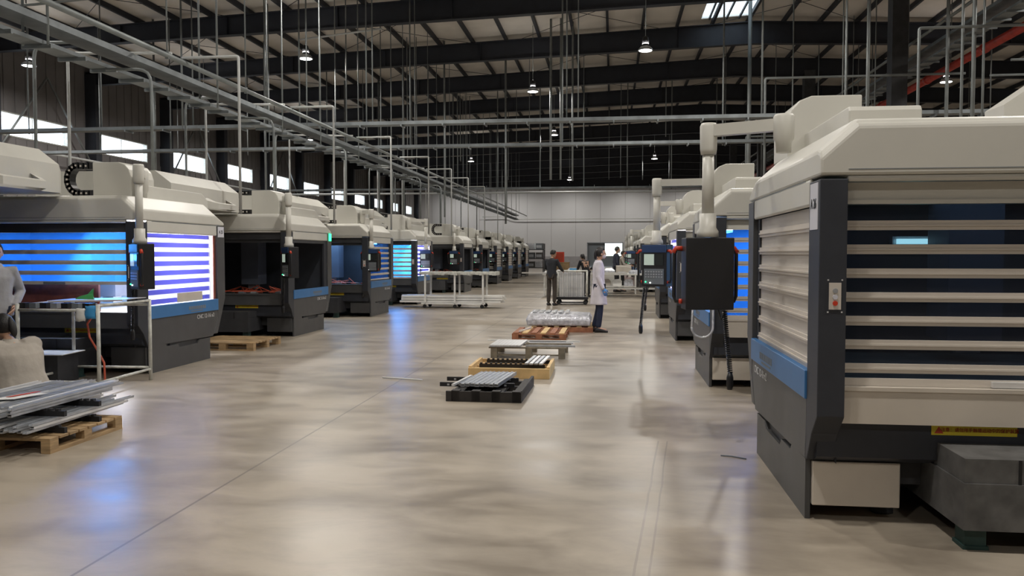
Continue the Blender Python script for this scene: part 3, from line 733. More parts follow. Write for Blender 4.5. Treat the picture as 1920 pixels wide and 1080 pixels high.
    if detail:
        def f():
            m = MB(sx).box(.055, .12, -.256, -.25, 1.27, 1.42, 'slat')
            for q, c in enumerate(('redplastic', 'paper', 'alu')):
                m.loft([[(.0875 + .014 * math.cos(t), v, 1.305 + .035 * q + .014 * math.sin(t)) for t in [PI / 5 * j for j in range(10)]] for v in (-.262, -.256)], c)
            for a in (.05, .125):
                for b in (1.255, 1.435): m.box(a - .004, a + .004, -.254, -.25, b - .004, b + .004, 'alubright')
            return m
        P('switch_plate', K('switch'), f, post)
        o = P('warning_label', K('warn'), lambda: MB(sx).box(.67, 1.13, -.1025, -.1, .545, .605, 'yellowlabel'))
        text('warning_text', '注意：请勿用手触碰运动中的保护装置', .026, (sx * .90 + .03, -.104, .575), (PI / 2, 0, 0), 'redink', o, xs=.95)
        P('warning_triangle', K('wtri'), lambda: MB(1).prism([(sx * .90 - .215, .555), (sx * .90 - .19, .595), (sx * .90 - .165, .555)], 1, -.104, -.1026, 'redink'), o)
    # --- swinging arm with control box
    az = -.0 if side == 'L' else -.095
    bu, bv = (.30, cv + .1) if side == 'L' else (.12, cv - .35)
    au, av = arm
    def f():
        m = MB(sx)
        m.lathe((sx * 0 + bu, bv, 0), [(.055, 2.34), (.06, 2.42), (.075, 2.44), (.078, 2.62 + az), (.078, 2.7 + az), (.066, 2.72 + az)], 'cream', 18)
        a, b = Vector((bu, bv, 0)), Vector((au, av, 0)); d = (b - a).normalized(); n = Vector((-d.y, d.x, 0)) * .04
        ring0 = [tuple(p + q + Vector((0, 0, z + az))) for p, q, z in ((a, -n, 2.6), (a, n, 2.6), (a, n, 2.69), (a, -n, 2.69))]
        ring1 = [tuple(p + q + Vector((0, 0, z + az))) for p, q, z in ((b, -n, 2.6), (b, n, 2.6), (b, n, 2.69), (b, -n, 2.69))]
        m.loft([ring0, ring1], 'cream')
        m.lathe((au, av, 0), [(.058, 2.46 + az), (.066, 2.5 + az), (.068, 2.68 + az), (.058, 2.705 + az)], 'cream', 18)
        m.lathe((au, av, 0), [(.048, 1.9), (.046, 2.46 + az)], 'cream', 18)
        m.lathe((au, av, 0), [(.085, 1.715), (.085, 1.76), (.066, 1.79), (.066, 1.9)], 'cream', 18)
        return m
    ao = P('control_arm', K('arm', round(au, 2), round(av, 2), round(cv, 2)), f)
    du, dv, rot = box
    def f():
        m = MB(1)
        m.box(-.19, .19, -.07, .12, 1.14, 1.71, 'black')
        m.box(-.185, .185, -.085, -.07, 1.6, 1.705, 'navyplastic')
        return m
    cb = P('control_box', ('cbox',), f, bevel=.008, loc=(sx * (au + du), av + dv, 0), rotz=rot)
    P('screen', ('scr',), lambda: MB(1).box(-.15, -.0, -.078, -.07, 1.43, 1.58, 'screen_lit').box(.02, .14, -.078, -.07, 1.43, 1.58, 'screen'), cb)
    def f():
        m = MB(1).box(-.15, .15, -.078, -.07, 1.17, 1.38, 'gink')
        for a in range(7):
            for b in range(3): m.box(-.13 + a * .04, -.105 + a * .04, -.083, -.078, 1.26 + b * .035, 1.28 + b * .035, 'alu')
        return m
    P('keypad', ('keys',), f, cb)
    P('status_light', ('led',), lambda: MB(1).lathe((-.12, -.085, 1.2), [(.001, -.012), (.014, 0), (.001, .012)], 'led_green', 8).lathe((-.05, -.085, 1.19), [(.001, -.01), (.012, 0), (.001, .01)], 'led_white', 8), cb)
    for q in (-1, 1):
        h = P('handle', ('hdl', q), lambda: MB(1).tube([(.19 * q, -.04, 1.62), (.235 * q, -.05, 1.62), (.25 * q, -.05, 1.58), (.25 * q, -.05, 1.24), (.235 * q, -.05, 1.2), (.19 * q, -.04, 1.2)], .016, 'black', 8), cb)
        P('handle_cap', ('hcap', q), lambda: MB(1).tube([(.185 * q, -.036, 1.625), (.235 * q, -.052, 1.626), (.258 * q, -.05, 1.59)], .02, 'redplastic', 8).tube([(.185 * q, -.036, 1.2), (.21 * q, -.045, 1.2)], .02, 'redplastic', 8), h)
    if detail:
        def f():
            m = MB(1); pts = []
            for k in range(150):
                t = k / 149; pts.append((-.16 + .018 * math.cos(k * 1.25) - .05 * t, -.05 + .018 * math.sin(k * 1.25), 1.12 - .5 * t))
            m.tube(pts, .006, 'black', 5); m.tube([(-.1, -.02, 1.14), (-.13, -.04, 1.05), (-.16, -.05, 1.1)], .006, 'black', 5)
            m.lathe((-.21, -.05, .48), [(.02, 0), (.028, .03), (.028, .1), (.018, .14)], 'black', 10)
            return m
        P('coiled_cable', ('coil',), f, cb)
    return root

# left row
mL = []
machine('L', 10, 4.97, 'machine at the left edge of the picture, only its cream rear hood in view', 'closed', 'closed', None, (-.15, -.42), 'dark', .3, (0, .0, -.75), detail=False)
mL.append(machine('L', 0, LEFT_Y[0], 'nearest left machine, numbered A 25, blue-lit behind half-raised slatted shutter', 'half', 'lit', 'blue', (-.15, -.42), 'dark', .3, (0, .0, -.75), 'A 25'))
mL.append(machine('L', 1, LEFT_Y[1], 'second machine of the left row, dark open cabin with red hoses inside', 'open', 'open', None, (-.12, -.5), 'dark', .3, (0, 0, -.85)))
mL.append(machine('L', 2, LEFT_Y[2], 'third machine of the left row, control panel squarely facing the aisle camera, blue side window', 'open', 'bluepane', 'blue', (-.05, -.1), 'dark', .2, (0, 0, -.05)))
mL.append(machine('L', 3, LEFT_Y[3], 'fourth machine of the left row with glowing cyan closed front shutter', 'closed', 'lit', 'cyan', (-.15, .5), 'dark', .0, (0, 0, -.1)))
for i, (fr_, ss_, lt_, ar_, rt_, lb_) in enumerate([
        ('open', 'open', None, (.35, -.35), -.2, 'fifth machine of the left row, dark open cabin, after the gap'),
        ('open', 'open', None, (.2, -.3), -.3, 'sixth machine of the left row, open and unlit, left of the white cart'),
        ('closed', 'closed', None, (.2, -.3), -.3, 'seventh machine of the left row, shutter down'),
        ('closed', 'closed', None, (.2, -.3), -.3, 'eighth machine of the left row, shutter down, third from the far end'),
        ('closed', 'closed', None, (.2, -.3), -.3, 'ninth machine of the left row, last but one'),
        ('open', 'closed', None, (.2, -.3), -.3, 'tenth and farthest machine of the left row')]):
    mL.append(machine('L', 4 + i, LEFT_Y[4 + i], lb_, fr_, ss_, lt_, ar_, 'dark', .1 + .2 * (i % 3), (0, 0, rt_), detail=i < 1))
# right row
mR = []
mR.append(machine('R', 0, RIGHT_Y[0], 'big nearest right machine, numbered A 26, shutters closed, yellow warning strip', 'closed', 'closed', 'dim', (-.40, 1.62), 'stainless', 1.7, (0, .05, PI + .12), 'A 26', chain=False, hood='R'))
mR.append(machine('R', 1, RIGHT_Y[1], 'second machine of the right row, bright blue front shutter, behind the black control box', 'closed', 'open', 'blue', (-.55, 1.45), 'stainless', 1.7, (0, 0, -.55), None, chain=False, hood='R'))
mR.append(machine('R', 2, RIGHT_Y[2], 'third machine of the right row with glaring white side window', 'closed', 'lit', 'white', (-.3, .9), 'dark', 1.2, (0, 0, -.4), None, chain=False, hood='R'))
mR.append(machine('R', 3, RIGHT_Y[3], 'fourth machine of the right row, dark post in front of its lit side', 'open', 'open', None, (.3, .4), 'dark', .8, (0, 0, -.3), None, chain=False, hood='R', detail=False))
for i, lb_ in enumerate(['fifth machine of the right row with navy top strip, beyond the standing workers', 'sixth machine of the right row, mostly hidden behind the fifth', 'seventh machine of the right row, far down the hall', 'eighth and farthest machine of the right row']):
    mR.append(machine('R', 4 + i, RIGHT_Y[4 + i], lb_, 'open' if i == 0 else 'closed', 'closed', 'dim' if i == 0 else None, (-.35, .3), 'dark', .8, (0, 0, -.3), None, chain=False, hood='R', detail=False))
# rust-brown way cover seen below the half-raised shutter of A 25
MB(-1).box(.72, 3.1, .02, .06, .82, 1.19, 'terracotta').build('way_cover', mL[0])['label'] = 'rust-brown cover inside the cabin'
# ================================================================ THINGS ON THE FLOOR
# --- black crate frame with a stack of grey profiles
def P2(mb, name, parent, bevel=0, label=None):
    o = mb.build(name, parent, bevel)
    if label: o['label'] = label
    return o
root = thing('pallet', 'black painted pallet frame lying on the floor, nearest of the middle row', 'pallet', (-1.36, 8.5, 0), -.02)
P2(MB().box(-.41, .41, 0, .03, 0, .11, 'blackpaint'), 'front_board', root)
P2(MB().box(.38, .41, .03, 1.15, 0, .12, 'blackpaint'), 'side_board', root)
P2(MB().box(-.41, -.38, .03, 1.15, 0, .06, 'blackpaint'), 'side_board', root)
for q in range(4): P2(MB().box(-.36 + q * .22, -.25 + q * .22, .03, 1.13, .06, .085, 'blackpaint').box(-.35 + q * .22, -.26 + q * .22, .0, .1, 0, .118, 'blackpaint'), 'slat', root)
for a in range(3): P2(MB().box(-.4, .4, .3 + a * .38, .38 + a * .38, 0, .06, 'blackpaint'), 'bearer', root)
def rack_bar(x, y, z, L, label, teeth=False, m='black', rot=0):
    mb = MB().box(0, L, 0, .035, 0, .045, m)
    k = 0
    while k * .065 < L - .04:
        if teeth: mb.box(.01 + k * .065, .04 + k * .065, 0, .035, .045, .062, m)
        elif k % 2: mb.box(.02 + k * .065, .045 + k * .065, -.002, 0, .012, .032, 'alu')
        k += 1
    o = mb.build('spacer_bar', loc=(x, y, z), rotz=rot); return tag(o, label, 'bar', 'black spacer bars under the profiles')
rack_bar(-1.93, 8.95, .087, .85, 'front black perforated spacer bar across the black pallet')
rack_bar(-1.93, 9.35, .087, .85, 'rear black perforated spacer bar across the black pallet')
PG = 'profiles stacked on the black pallet'
for layer in range(2):
    for i in range(8):
        o = MB().box(-.024, .024, 0, .92, 0, .012, 'alu').box(-.024, -.020, 0, .92, .012, .02, 'alu').box(.020, .024, 0, .92, .012, .02, 'alu').build('aluminium_profile', loc=(-1.62 + i * .053, 8.68 + .012 * (i % 3), .133 + layer * .021))
        o.rotation_euler[2] = -.10; tag(o, 'grey aluminium profile in the flat stack on the black pallet', 'profile', PG)
o = MB().box(-.016, .016, 0, .7, 0, .022, 'alubright').build('aluminium_profile', loc=(-1.73, 8.7, .133), rotz=-.12); tag(o, 'single bright bar lying left of the stack on the black pallet', 'profile')

# --- fresh pine pallet
root = thing('pallet', 'pale yellow pine pallet lying behind the black one', 'pallet', (-1.3, 10.15, 0), 0)
P2(MB().box(-.52, .52, 0, .03, 0, .13, 'yellowwood'), 'front_board', root, .003)
P2(MB().box(-.52, .52, .92, .95, 0, .13, 'yellowwood'), 'rear_board', root, .003)
for s in (-1, 1): P2(MB().box(s * .5 - .02, s * .5 + .02, .03, .92, .0, .15, 'yellowwood'), 'side_board', root, .003)
for q in range(4): P2(MB().box(-.42 + q * .24, -.3 + q * .24, .03, .92, .02, .05, 'yellowwood'), 'slat', root)
for q in range(3): P2(MB().box(-.48, .48, .22 + q * .24, .3 + q * .24, .05, .10, 'yellowwood'), 'bearer', root)
rack_bar(-1.72, 10.42, .101, .86, 'front toothed black bar across the pine pallet', True)
rack_bar(-1.69, 10.86, .101, .86, 'rear toothed black bar across the pine pallet', True)
for i in range(4):
    o = MB().box(-.02, .02, 0, .82, 0, .02, 'alubright' if i % 2 else 'alu').build('aluminium_profile', loc=(-1.09 + i * .062, 10.28, .164), rotz=-.05)
    tag(o, 'narrow bluish bar lying on the right end of the pine pallet', 'profile', 'bars on the right end of the pine pallet')

# --- weathered crate on blocks with plates and white rods
root = thing('pallet', 'weathered wooden pallet on tall blocks, under silver plates and white rods', 'pallet', (-1.3, 12.15, 0), 0)
for u in (-.53, 0, .5):
    for v in (0, .8): P2(MB().box(u, u + .1, v, v + .1, 0, .15, 'greywood'), 'block', root, .003)
for v in (0, .42, .82): P2(MB().box(-.56, .62, v, v + .09, .15, .17, 'greywood'), 'deck_board', root)
P2(MB().box(-.5, .55, .02, .06, .04, .06, 'greywood'), 'runner', root)
for layer in range(2):
    for i in range(9):
        o = MB().box(-.024, .024, 0, .82, 0, .014, 'alubright' if layer else 'alu').build('aluminium_profile', loc=(-1.82 + i * .053, 12.12, .175 + layer * .0155), rotz=-.03)
        tag(o, 'silver profile in the flat stack on the weathered pallet', 'profile', 'silver profiles on the weathered pallet')
for i, (x0, x1, y, m) in enumerate([(-1.3, -.55, 12.2, 'alu'), (-1.32, -.62, 12.42, 'greywood'), (-1.3, -.6, 12.62, 'alubright'), (-1.35, -.5, 12.86, 'white'), (-1.3, -.72, 12.75, 'black')]):
    o = MB().box(0, x1 - x0, 0, .03, 0, .028, m).build('loose_bar', loc=(x0, y, .175)); o.rotation_euler[2] = .01
    tag(o, ['grey', 'wooden', 'bright metal', 'white', 'black'][i] + ' bar lying across the right half of the weathered pallet', 'bar')
o = MB().box(0, .5, 0, .025, 0, .02, 'white').build('loose_bar', loc=(-2.0, 12.97, .175)); tag(o, 'white bar poking out behind the silver stack on the weathered pallet', 'bar')

# --- reddish pallet
root = thing('pallet', 'empty reddish-brown wooden pallet in front of the wrapped bundle', 'pallet', (-1.34, 14.85, 0), 0)
for v in (0, .5, 1.05): P2(MB().box(-.5, .5, v, v + .1, 0, .02, 'redwood').box(-.5, -.38, v, v + .1, .02, .09, 'redwood').box(-.06, .06, v, v + .1, .02, .09, 'redwood').box(.38, .5, v, v + .1, .02, .09, 'redwood'), 'runner', root)
for v in (0, .22, .5, .8, 1.05): P2(MB().box(-.5, .5, v, v + .1, .09, .11, 'redwood'), 'cross_board', root)
for q in range(6): P2(MB().box(-.48 + q * .17, -.38 + q * .17, 0, 1.15, .11, .13, 'yellowwood' if q % 2 else 'redwood'), 'deck_board', root)
o = MB().box(0, .03, 0, .7, 0, .03, 'alubright').build('loose_bar', loc=(-1.72, 14.95, .131), rotz=-.2); tag(o, 'short silver bar on the left corner of the reddish pallet', 'bar')

# --- wrapped bundle on a pallet
root = thing('pallet', 'low wooden pallet under the plastic-wrapped bundle', 'pallet', (-1.0, 16.35, 0), 0)
for v in (0, .5, 1.0): P2(MB().box(-.62, .62, v, v + .1, 0, .10, 'redwood'), 'runner', root)
for q in range(6): P2(MB().box(-.62 + q * .228, -.52 + q * .228, 0, 1.1, .1, .12, 'wood'), 'deck_board', root)
root = thing('wrapped_bundle', 'silver bundle of aluminium profiles wrapped in clear plastic film', 'bundle', (-1.06, 16.4, .121))
P2(MB().loft([[(-.66, 0, .0), (.62, 0, .0), (.62, 1.0, .0), (-.66, 1.0, .0)], [(-.68, -.02, .12), (.64, -.02, .12), (.64, 1.02, .12), (-.68, 1.02, .12)], [(-.62, .04, .26), (.60, .04, .22), (.60, .95, .22), (-.62, .95, .27)]], 'film'), 'film_wrap', root, .03)
for i in range(7):
    mb = MB()
    for j in range(6): mb.box(-.55 + j * .13, -.47 + j * .13, .08 + i * .12, .16 + i * .12, .265, .275, 'alubright' if (i + j) % 2 else 'gink')
    P2(mb, 'foam_strip', root)
# --- brown pallet by the left row
root = thing('pallet', 'brown wooden pallet on the floor between the first two left machines', 'pallet', (-6.35, 12.55, 0), 0)
for v in (0, .52, 1.0): P2(MB().box(-.6, .55, v, v + .1, 0, .02, 'wood').box(-.6, -.48, v, v + .1, .02, .11, 'wood').box(-.05, .07, v, v + .1, .02, .11, 'wood').box(.43, .55, v, v + .1, .02, .11, 'wood'), 'runner', root)
for q in range(9): P2(MB().box(-.6, .55, q * .125, .1 + q * .125, .11, .132, 'wood'), 'deck_board', root)
# --- front left pallet with profiles
root = thing('pallet', 'wooden pallet in the lower left corner under a heap of metal profiles', 'pallet', (-4.95, 5.85, 0), 0)
for u in (-.5, .0, .47): 
    P2(MB().box(u, u + .08, 0, .95, 0, .03, 'wood'), 'runner', root)
    for v in (0, .42, .85): P2(MB().box(u, u + .08, v, v + .1, .03, .1, 'wood'), 'block', root)
for q in range(8): P2(MB().box(-.5, .55, q * .121, .1 + q * .121, .1, .122, 'wood'), 'deck_board', root, .002)
rr = random.Random(2)
LG = 'metal profiles heaped on the front left pallet'
for x in (-5.1, -4.75):
    pass
for k, (y, z) in enumerate([(6.05, .123), (6.5, .123), (6.05, .258), (6.5, .258)]):
    rack_bar(-5.42, y, z, 1.0, ['lower front', 'lower rear', 'upper front', 'upper rear'][k] + ' black toothed bar among the profiles of the front left pallet', True)
def prof(L, m): 
    return MB().box(-.018, .018, 0, L, 0, .008, m).box(-.018, -.014, 0, L, .008, .02, m).box(.014, .018, 0, L, .008, .02, m)
for layer, zz in ((0, .187), (1, .210), (2, .233), (3, .322), (4, .345), (5, .368)):
    for i in range(14 if layer < 3 else 12):
        L = 1.3 + rr.uniform(-.1, .1)
        o = prof(L, 'alubright' if rr.random() < .35 else 'alu').build('aluminium_profile', loc=(-5.36 + i * .066 + .03 * (layer > 2), 5.72 + rr.uniform(-.08, .1), zz), rotz=rr.uniform(-.03, .03))
        tag(o, 'silver metal profile in the heap on the front left pallet', 'profile', LG)
o = MB().add([(0, 0, 0), (.2, .05, .004), (.28, .34, .006), (.06, .30, 0)], [(0, 1, 2, 3)], 'white').build('paper_tag', loc=(-5.02, 5.95, .397)); o.modifiers.new('s', 'SOLIDIFY').thickness = .002
tag(o, 'white paper slip lying on the heap of profiles', 'paper')
o = MB().add([(0, 0, 0), (.05, 0, .004), (.12, .26, .004), (.06, .27, 0)], [(0, 1, 2, 3)], 'redplastic').build('tape_strip', loc=(-4.96, 6.08, .404)); o.modifiers.new('s', 'SOLIDIFY').thickness = .002
tag(o, 'short strip of red tape across the white paper slip', 'tape')

# --- tube rack beside A 25
root = thing('tube_rack', 'open frame rack of worn white tube standing in front of machine A 25', 'rack', (-6.2, 8.4, 0))
for (x, y) in ((-.48, 0), (.5, 0), (-.55, 1.05), (.45, 1.1)):
    P2(MB().tube([(x, y, 0), (x, y, 1.02)], .022, 'offwhite', 10), 'post', root)
for a, b, z in [((-.48, 0), (.5, 0), .95), ((-.55, 1.05), (.45, 1.1), .95), ((.5, 0), (.45, 1.1), 1.0), ((-.48, 0), (-.55, 1.05), 1.0), ((-.48, 0), (.5, 0), .14), ((.5, 0), (.45, 1.1), .14), ((-.48, 0), (-.55, 1.05), .14), ((-.55, 1.05), (.45, 1.1), .16)]:
    P2(MB().tube([(*a, z), (*b, z)], .016, 'offwhite', 8), 'rail', root)
o = MB().box(0, .95, 0, .5, 0, .008, 'alubright').box(.02, .93, -.01, 0, -.012, .008, 'white').build('metal_sheet', loc=(-6.66, 8.86, 1.02), rotz=.06); o.rotation_euler[1] = -.02
tag(o, 'thin bright sheet lying on top of the tube rack', 'sheet')
mb = MB()
for q in range(7): mb.box(.02 + q * .13, .1 + q * .13, 0, .12, 0, .06, ['black', 'gink', 'black', 'alu'][q % 4])
tag(mb.build('clamp_strip', loc=(-6.7, 8.42, .968)), 'row of small dark clamps on the front rail of the rack', 'clamps')
o = MB().box(0, .62, 0, .52, 0, .01, 'white').build('metal_sheet', loc=(-7.2, 8.93, .356), rotz=.1); tag(o, 'white sheet lying low behind the rack on a dark box', 'sheet')
o = MB().box(0, .5, 0, .45, 0, .355, 'darkgrey').build('storage_box', loc=(-7.15, 8.96, 0), rotz=.1); tag(o, 'dark box on the floor under the low white sheet', 'box')
def rag(name, m, label, loc, seed):
    r = random.Random(seed); mb = MB(); rings = []
    for i in range(5):
        z = .03 - i * .035; rings.append([(math.cos(t) * (.03 + .02 * r.random()) * 1.5, math.sin(t) * .022, z + r.uniform(-.008, .008)) for t in [2 * PI * k / 8 for k in range(8)]])
    o = mb.loft(rings, m, smooth=True).build(name, loc=loc); return tag(o, label, 'glove')
rag('glove_bundle', 'white', 'crumpled white glove hanging on the front rail of the rack', (-5.9, 8.385, .94), 1)
rag('glove_bundle', 'bluefab', 'bright blue glove hanging on the front rail of the rack', (-5.78, 8.385, .97), 2)
o = MB().loft([[(.0, 0, 0), (.24, 0, 0), (.22, .05, 0), (.02, .05, 0)], [(.05, 0, .03), (.24, 0, .07), (.2, .05, .05), (.06, .05, .04)], [(.16, .01, .06), (.24, .01, .13), (.2, .04, .12), (.15, .04, .06)]], 'greenfab').build('cloth', loc=(-6.4, 9.0, 1.04)); tag(o, 'green cloth heap on the sheet of the rack', 'cloth')
o = MB().tube([(-6.32, 9.35, 1.0), (-6.36, 9.3, .85), (-6.42, 9.25, .72), (-6.36, 9.2, .56), (-6.22, 9.15, .4), (-6.12, 9.12, .26), (-6.1, 9.1, .02)], .013, 'orange', 8).build('air_hose'); tag(o, 'orange hose hanging behind the tube rack', 'hose')

# --- white cart in the aisle
root = thing('trolley', 'low wheeled trolley with white tube frame and tall posts, parked by the left row', 'trolley', (-4.6, 23.2, 0), .0)
for v in (0, .75):
    for u in (-.83, .05, .88): P2(MB().box(u - .025, u + .025, v - .02, v + .02, .14, .98, 'white'), 'post', root)
    P2(MB().box(-.95, .95, v - .02, v + .02, .98, 1.02, 'white'), 'top_rail', root)
    P2(MB().box(-.95, .95, v - .02, v + .02, .12, .16, 'white'), 'bottom_rail', root)
for u in (-.83, .05, .88): P2(MB().box(u - .02, u + .02, .02, .73, .12, .16, 'white').box(u - .02, u + .02, .02, .73, .98, 1.01, 'white'), 'cross_rail', root)
mb = MB()
for q in range(24): mb.box(-1.0 + q * .094, -.9 + q * .094, -.04 - .02 * (q % 3), .79, 1.0 - .012 * (q * 5 % 4), 1.055 + .008 * (q % 2), 'offwhite')
P2(mb, 'padded_top', root, label='pale ragged padding on the top')
for u in (-.85, .05, .85):
    for v in (.02, .73):
        P2(MB().loft([[(u + .055 * math.cos(t), v + d, .055 + .055 * math.sin(t)) for t in [PI / 6 * j for j in range(12)]] for d in (-.02, .02)], 'rubber').box(u - .02, u + .02, v - .025, v + .025, .09, .12, 'darkgrey'), 'castor', root)
for k in range(18):
    z = .162 + .072 * (k // 6); v = .06 + .11 * (k % 6)
    o = MB().box(0, 3.0, 0, .095, 0, .058, 'white').build('long_profile', loc=(-6.2 + rr.uniform(-.08, .08), 23.22 + v, z)); tag(o, 'long white profile stacked on the deck of the white trolley', 'profile', 'long profiles on the white trolley')

# --- wire cage trolley pushed by the man
root = thing('cage_trolley', 'wheeled trolley holding upright clear strips, beside the man in dark clothes', 'trolley', (-1.25, 25.3, 0), .0)
P2(MB().box(-.5, .5, 0, .7, .16, .24, 'black'), 'deck', root)
for u in (-.42, .42):
    for v in (.06, .64): P2(MB().loft([[(u + .07 * math.cos(t), v + d, .07 + .07 * math.sin(t)) for t in [PI / 6 * j for j in range(12)]] for d in (-.025, .025)], 'rubber').box(u - .02, u + .02, v - .03, v + .03, .12, .16, 'black'), 'castor', root)
P2(MB().box(-.42, .42, .05, .6, .05, .06, 'darkgrey'), 'lower_shelf', root)
for u in (-.46, .46):
    for v in (.02, .68): P2(MB().tube([(u, v, .24), (u, v, 1.05)], .022, 'offwhite', 8), 'post', root)
P2(MB().tube([(-.46, .02, 1.05), (.46, .02, 1.05), (.46, .68, 1.05), (-.46, .68, 1.05), (-.46, .02, 1.05)], .02, 'offwhite', 8), 'top_rail', root)
for i in range(22):
    for j in range(2):
        o = MB().box(-.008, .008, 0, .03, 0, .76, 'alubright' if (i * 3 + j) % 4 else 'alu').build('upright_strip', loc=(-1.64 + i * .036, 25.4 + j * .38, .241)); tag(o, 'upright silver strip standing in the trolley beside the man', 'profile', 'upright strips in the cage trolley')
o = MB().box(-.14, .08, 0, .12, 0, .05, 'bluefab').build('cloth', loc=(-1.2, 25.6, 1.08)); tag(o, 'small bright blue cloth on the rail of the cage trolley', 'cloth')

# --- work tables behind
def table(x, y, L, D, label):
    root = thing('work_table', label, 'table', (x, y, 0), 0, 'work tables in the middle of the hall')
    P2(MB().box(0, L, 0, D, .80, .84, 'white'), 'tabletop', root)
    P2(MB().box(.1, L - .1, .05, D - .05, .28, .31, 'white'), 'shelf', root)
    for a in (.08, L - .08):
        for b in (.06, D - .06): P2(MB().box(a - .025, a + .025, b - .025, b + .025, 0, .80, 'white'), 'leg', root)
    return root
table(-2.6, 30.2, 4.4, 1.2, 'long white work table behind the man and the white-coated person')
table(-.9, 32.4, 1.9, 1.1, 'white work table between the standing workers, farther back')
for i in range(9):
    x = -2.4 + i * .46; h = .08 + .07 * ((i * 7) % 3)
    o = MB().loft([[(-.2, -.12, 0), (.2, -.12, 0), (.2, .14, 0), (-.2, .14, 0)], [(-.21, -.13, h * .6), (.2, -.12, h * .5), (.2, .14, h * .6), (-.2, .14, h * .5)], [(-.12, -.06, h), (.1, -.05, h), (.12, .08, h * .9), (-.1, .08, h)]], 'film').build('wrapped_parts', loc=(x, 30.6 + .2 * (i % 2), .841)); tag(o, 'pale plastic-wrapped bundle on the long work table, %s' % ['leftmost', 'second from left', 'third from left', 'fourth from left', 'fifth from left', 'sixth from left', 'third from right', 'second from right', 'rightmost'][i], 'bundle', 'wrapped bundles on the work table')
for i in range(4):
    o = MB().loft([[(-.18, -.14, 0), (.18, -.14, 0), (.18, .16, 0), (-.18, .16, 0)], [(-.2, -.12, .16), (.18, -.12, .2), (.19, .14, .18), (-.2, .14, .18)], [(-.1, -.06, .26), (.1, -.05, .28), (.12, .08, .25), (-.1, .08, .26)]], ['film', 'beigejacket', 'white', 'film'][i]).build('sack', loc=(-.7 + i * .45, 32.8, .311)); tag(o, ['leftmost film-wrapped', 'beige', 'white', 'rightmost film-wrapped'][i] + ' sack on the low shelf of the farther table', 'sack', 'sacks on the shelf of the farther table')
o = MB().box(0, 3.9, 0, .05, 0, .05, 'white').build('long_profile', loc=(-3.35, 30.0, .86)); tag(o, 'very long white bar sticking out left across the work table', 'profile')
o = MB().loft([[(-.3, -.25, 0), (.3, -.25, 0), (.3, .25, 0), (-.3, .25, 0)], [(-.3, -.25, .25), (.3, -.25, .2), (.3, .25, .3), (-.3, .25, .28)]], 'beigejacket').build('sack', loc=(.45, 32.9, .841)); tag(o, 'beige sack standing on the farther work table by the workers', 'sack')

# --- far end of the left row: shelf of goods
root = thing('storage_rack', 'grey rack stacked with silver goods at the far end of the left row', 'rack', (-6.6, 62, 0))
for u in (0, 1.3):
    for v in (0, 1.2): P2(MB().box(u, u + .08, v, v + .08, 0, 2.4, 'darkgrey'), 'upright', root)
for z in (.5, 1.2, 1.9): P2(MB().box(.0, 1.38, 0, 1.28, z, z + .06, 'darkgrey'), 'shelf', root)
for i in range(6):
    o = MB().box(0, .5, 0, .9, 0, .45, ['dullsteel', 'film', 'gink'][i % 3]).box(.05, .45, -.01, 0, .1, .3, 'alu').build('goods_box', loc=(-6.47 + (i % 2) * .62, 62.15, .561 + .7 * (i // 2))); tag(o, 'grey box of goods on the rack at the far end of the left row', 'box', 'boxes on the far rack')
o = MB().box(0, 1.6, 0, 1.3, 0, .9, 'wood').box(-.02, 1.62, -.02, 1.32, .9, .95, 'wood').build('crate', loc=(-5.0, 64, 0)); tag(o, 'brown crate on the floor at the far end, right of the storage rack', 'crate')
o = MB().box(0, .9, 0, .6, 0, .8, 'redplastic').box(.1, .8, -.02, 0, .1, .7, 'redink').build('crate', loc=(-4.7, 64.3, .951)); tag(o, 'dark red box standing on the brown crate at the far end', 'box')
o = MB().tube(arc((1.02, 9.4, .75), .12, PI, 2 * PI, 10, 'xz') + [(1.14, 9.4, 1.1)], .012, 'film', 8).tube([(.9, 9.4, .75), (.92, 9.4, 1.1)], .012, 'film', 8).build('cable_bundle'); tag(o, 'pale looped cable hanging on the side of the second right machine', 'cable')
# --- bent twig-like scrap and a drawn shadow line on the floor
o = MB().tube([(-2.9, 10.0, .01), (-2.6, 9.92, .012), (-2.35, 9.86, .01)], .008, 'white', 6).build('loose_strip'); tag(o, 'thin pale strip lying on the floor left of the black pallet', 'strip')
o = MB().tube([(.85, 6.44, .006), (.93, 6.42, .007), (1.03, 6.35, .006)], .005, 'gink', 6).build('shadow_line'); tag(o, 'short dark strip drawn as a shadow line on the floor beside machine A 26', 'shadow')  # thin dark tube standing in for a small shadow line

# ================================================================ PEOPLE
STAND = dict(pelvis=(0, 0, .93), spine=(0, 0, 1.10), chest=(0, -.005, 1.27), neck=(0, -.01, 1.43), head=(0, .015, 1.50),
             lsh=(-.165, -.01, 1.385), lel=(-.215, -.03, 1.11), lwr=(-.225, .03, .875), rsh=(.165, -.01, 1.385), rel=(.215, -.03, 1.11), rwr=(.225, .03, .875),
             lhip=(-.085, 0, .90), lkn=(-.095, .02, .49), lan=(-.10, -.02, .085), lto=(-.115, .14, .03), rhip=(.085, 0, .90), rkn=(.095, .02, .49), ran=(.10, -.02, .085), rto=(.115, .14, .03))
def skin(name, pts, edges, rad, m, parent=None, sub=1, root=0):
    me = bpy.data.meshes.new(name); me.from_pydata(pts, edges, []); me.materials.append(M[m])
    o = bpy.data.objects.new(name, me); C.objects.link(o); o.parent = parent
    sk = o.modifiers.new('skin', 'SKIN'); sk.use_smooth_shade = True
    for i, v in enumerate(me.skin_vertices[0].data): v.radius = rad[i] if isinstance(rad[i], tuple) else (rad[i], rad[i]); v.use_root = i == root
    sb = o.modifiers.new('sub', 'SUBSURF'); sb.levels = sub; sb.render_levels = sub
    return o
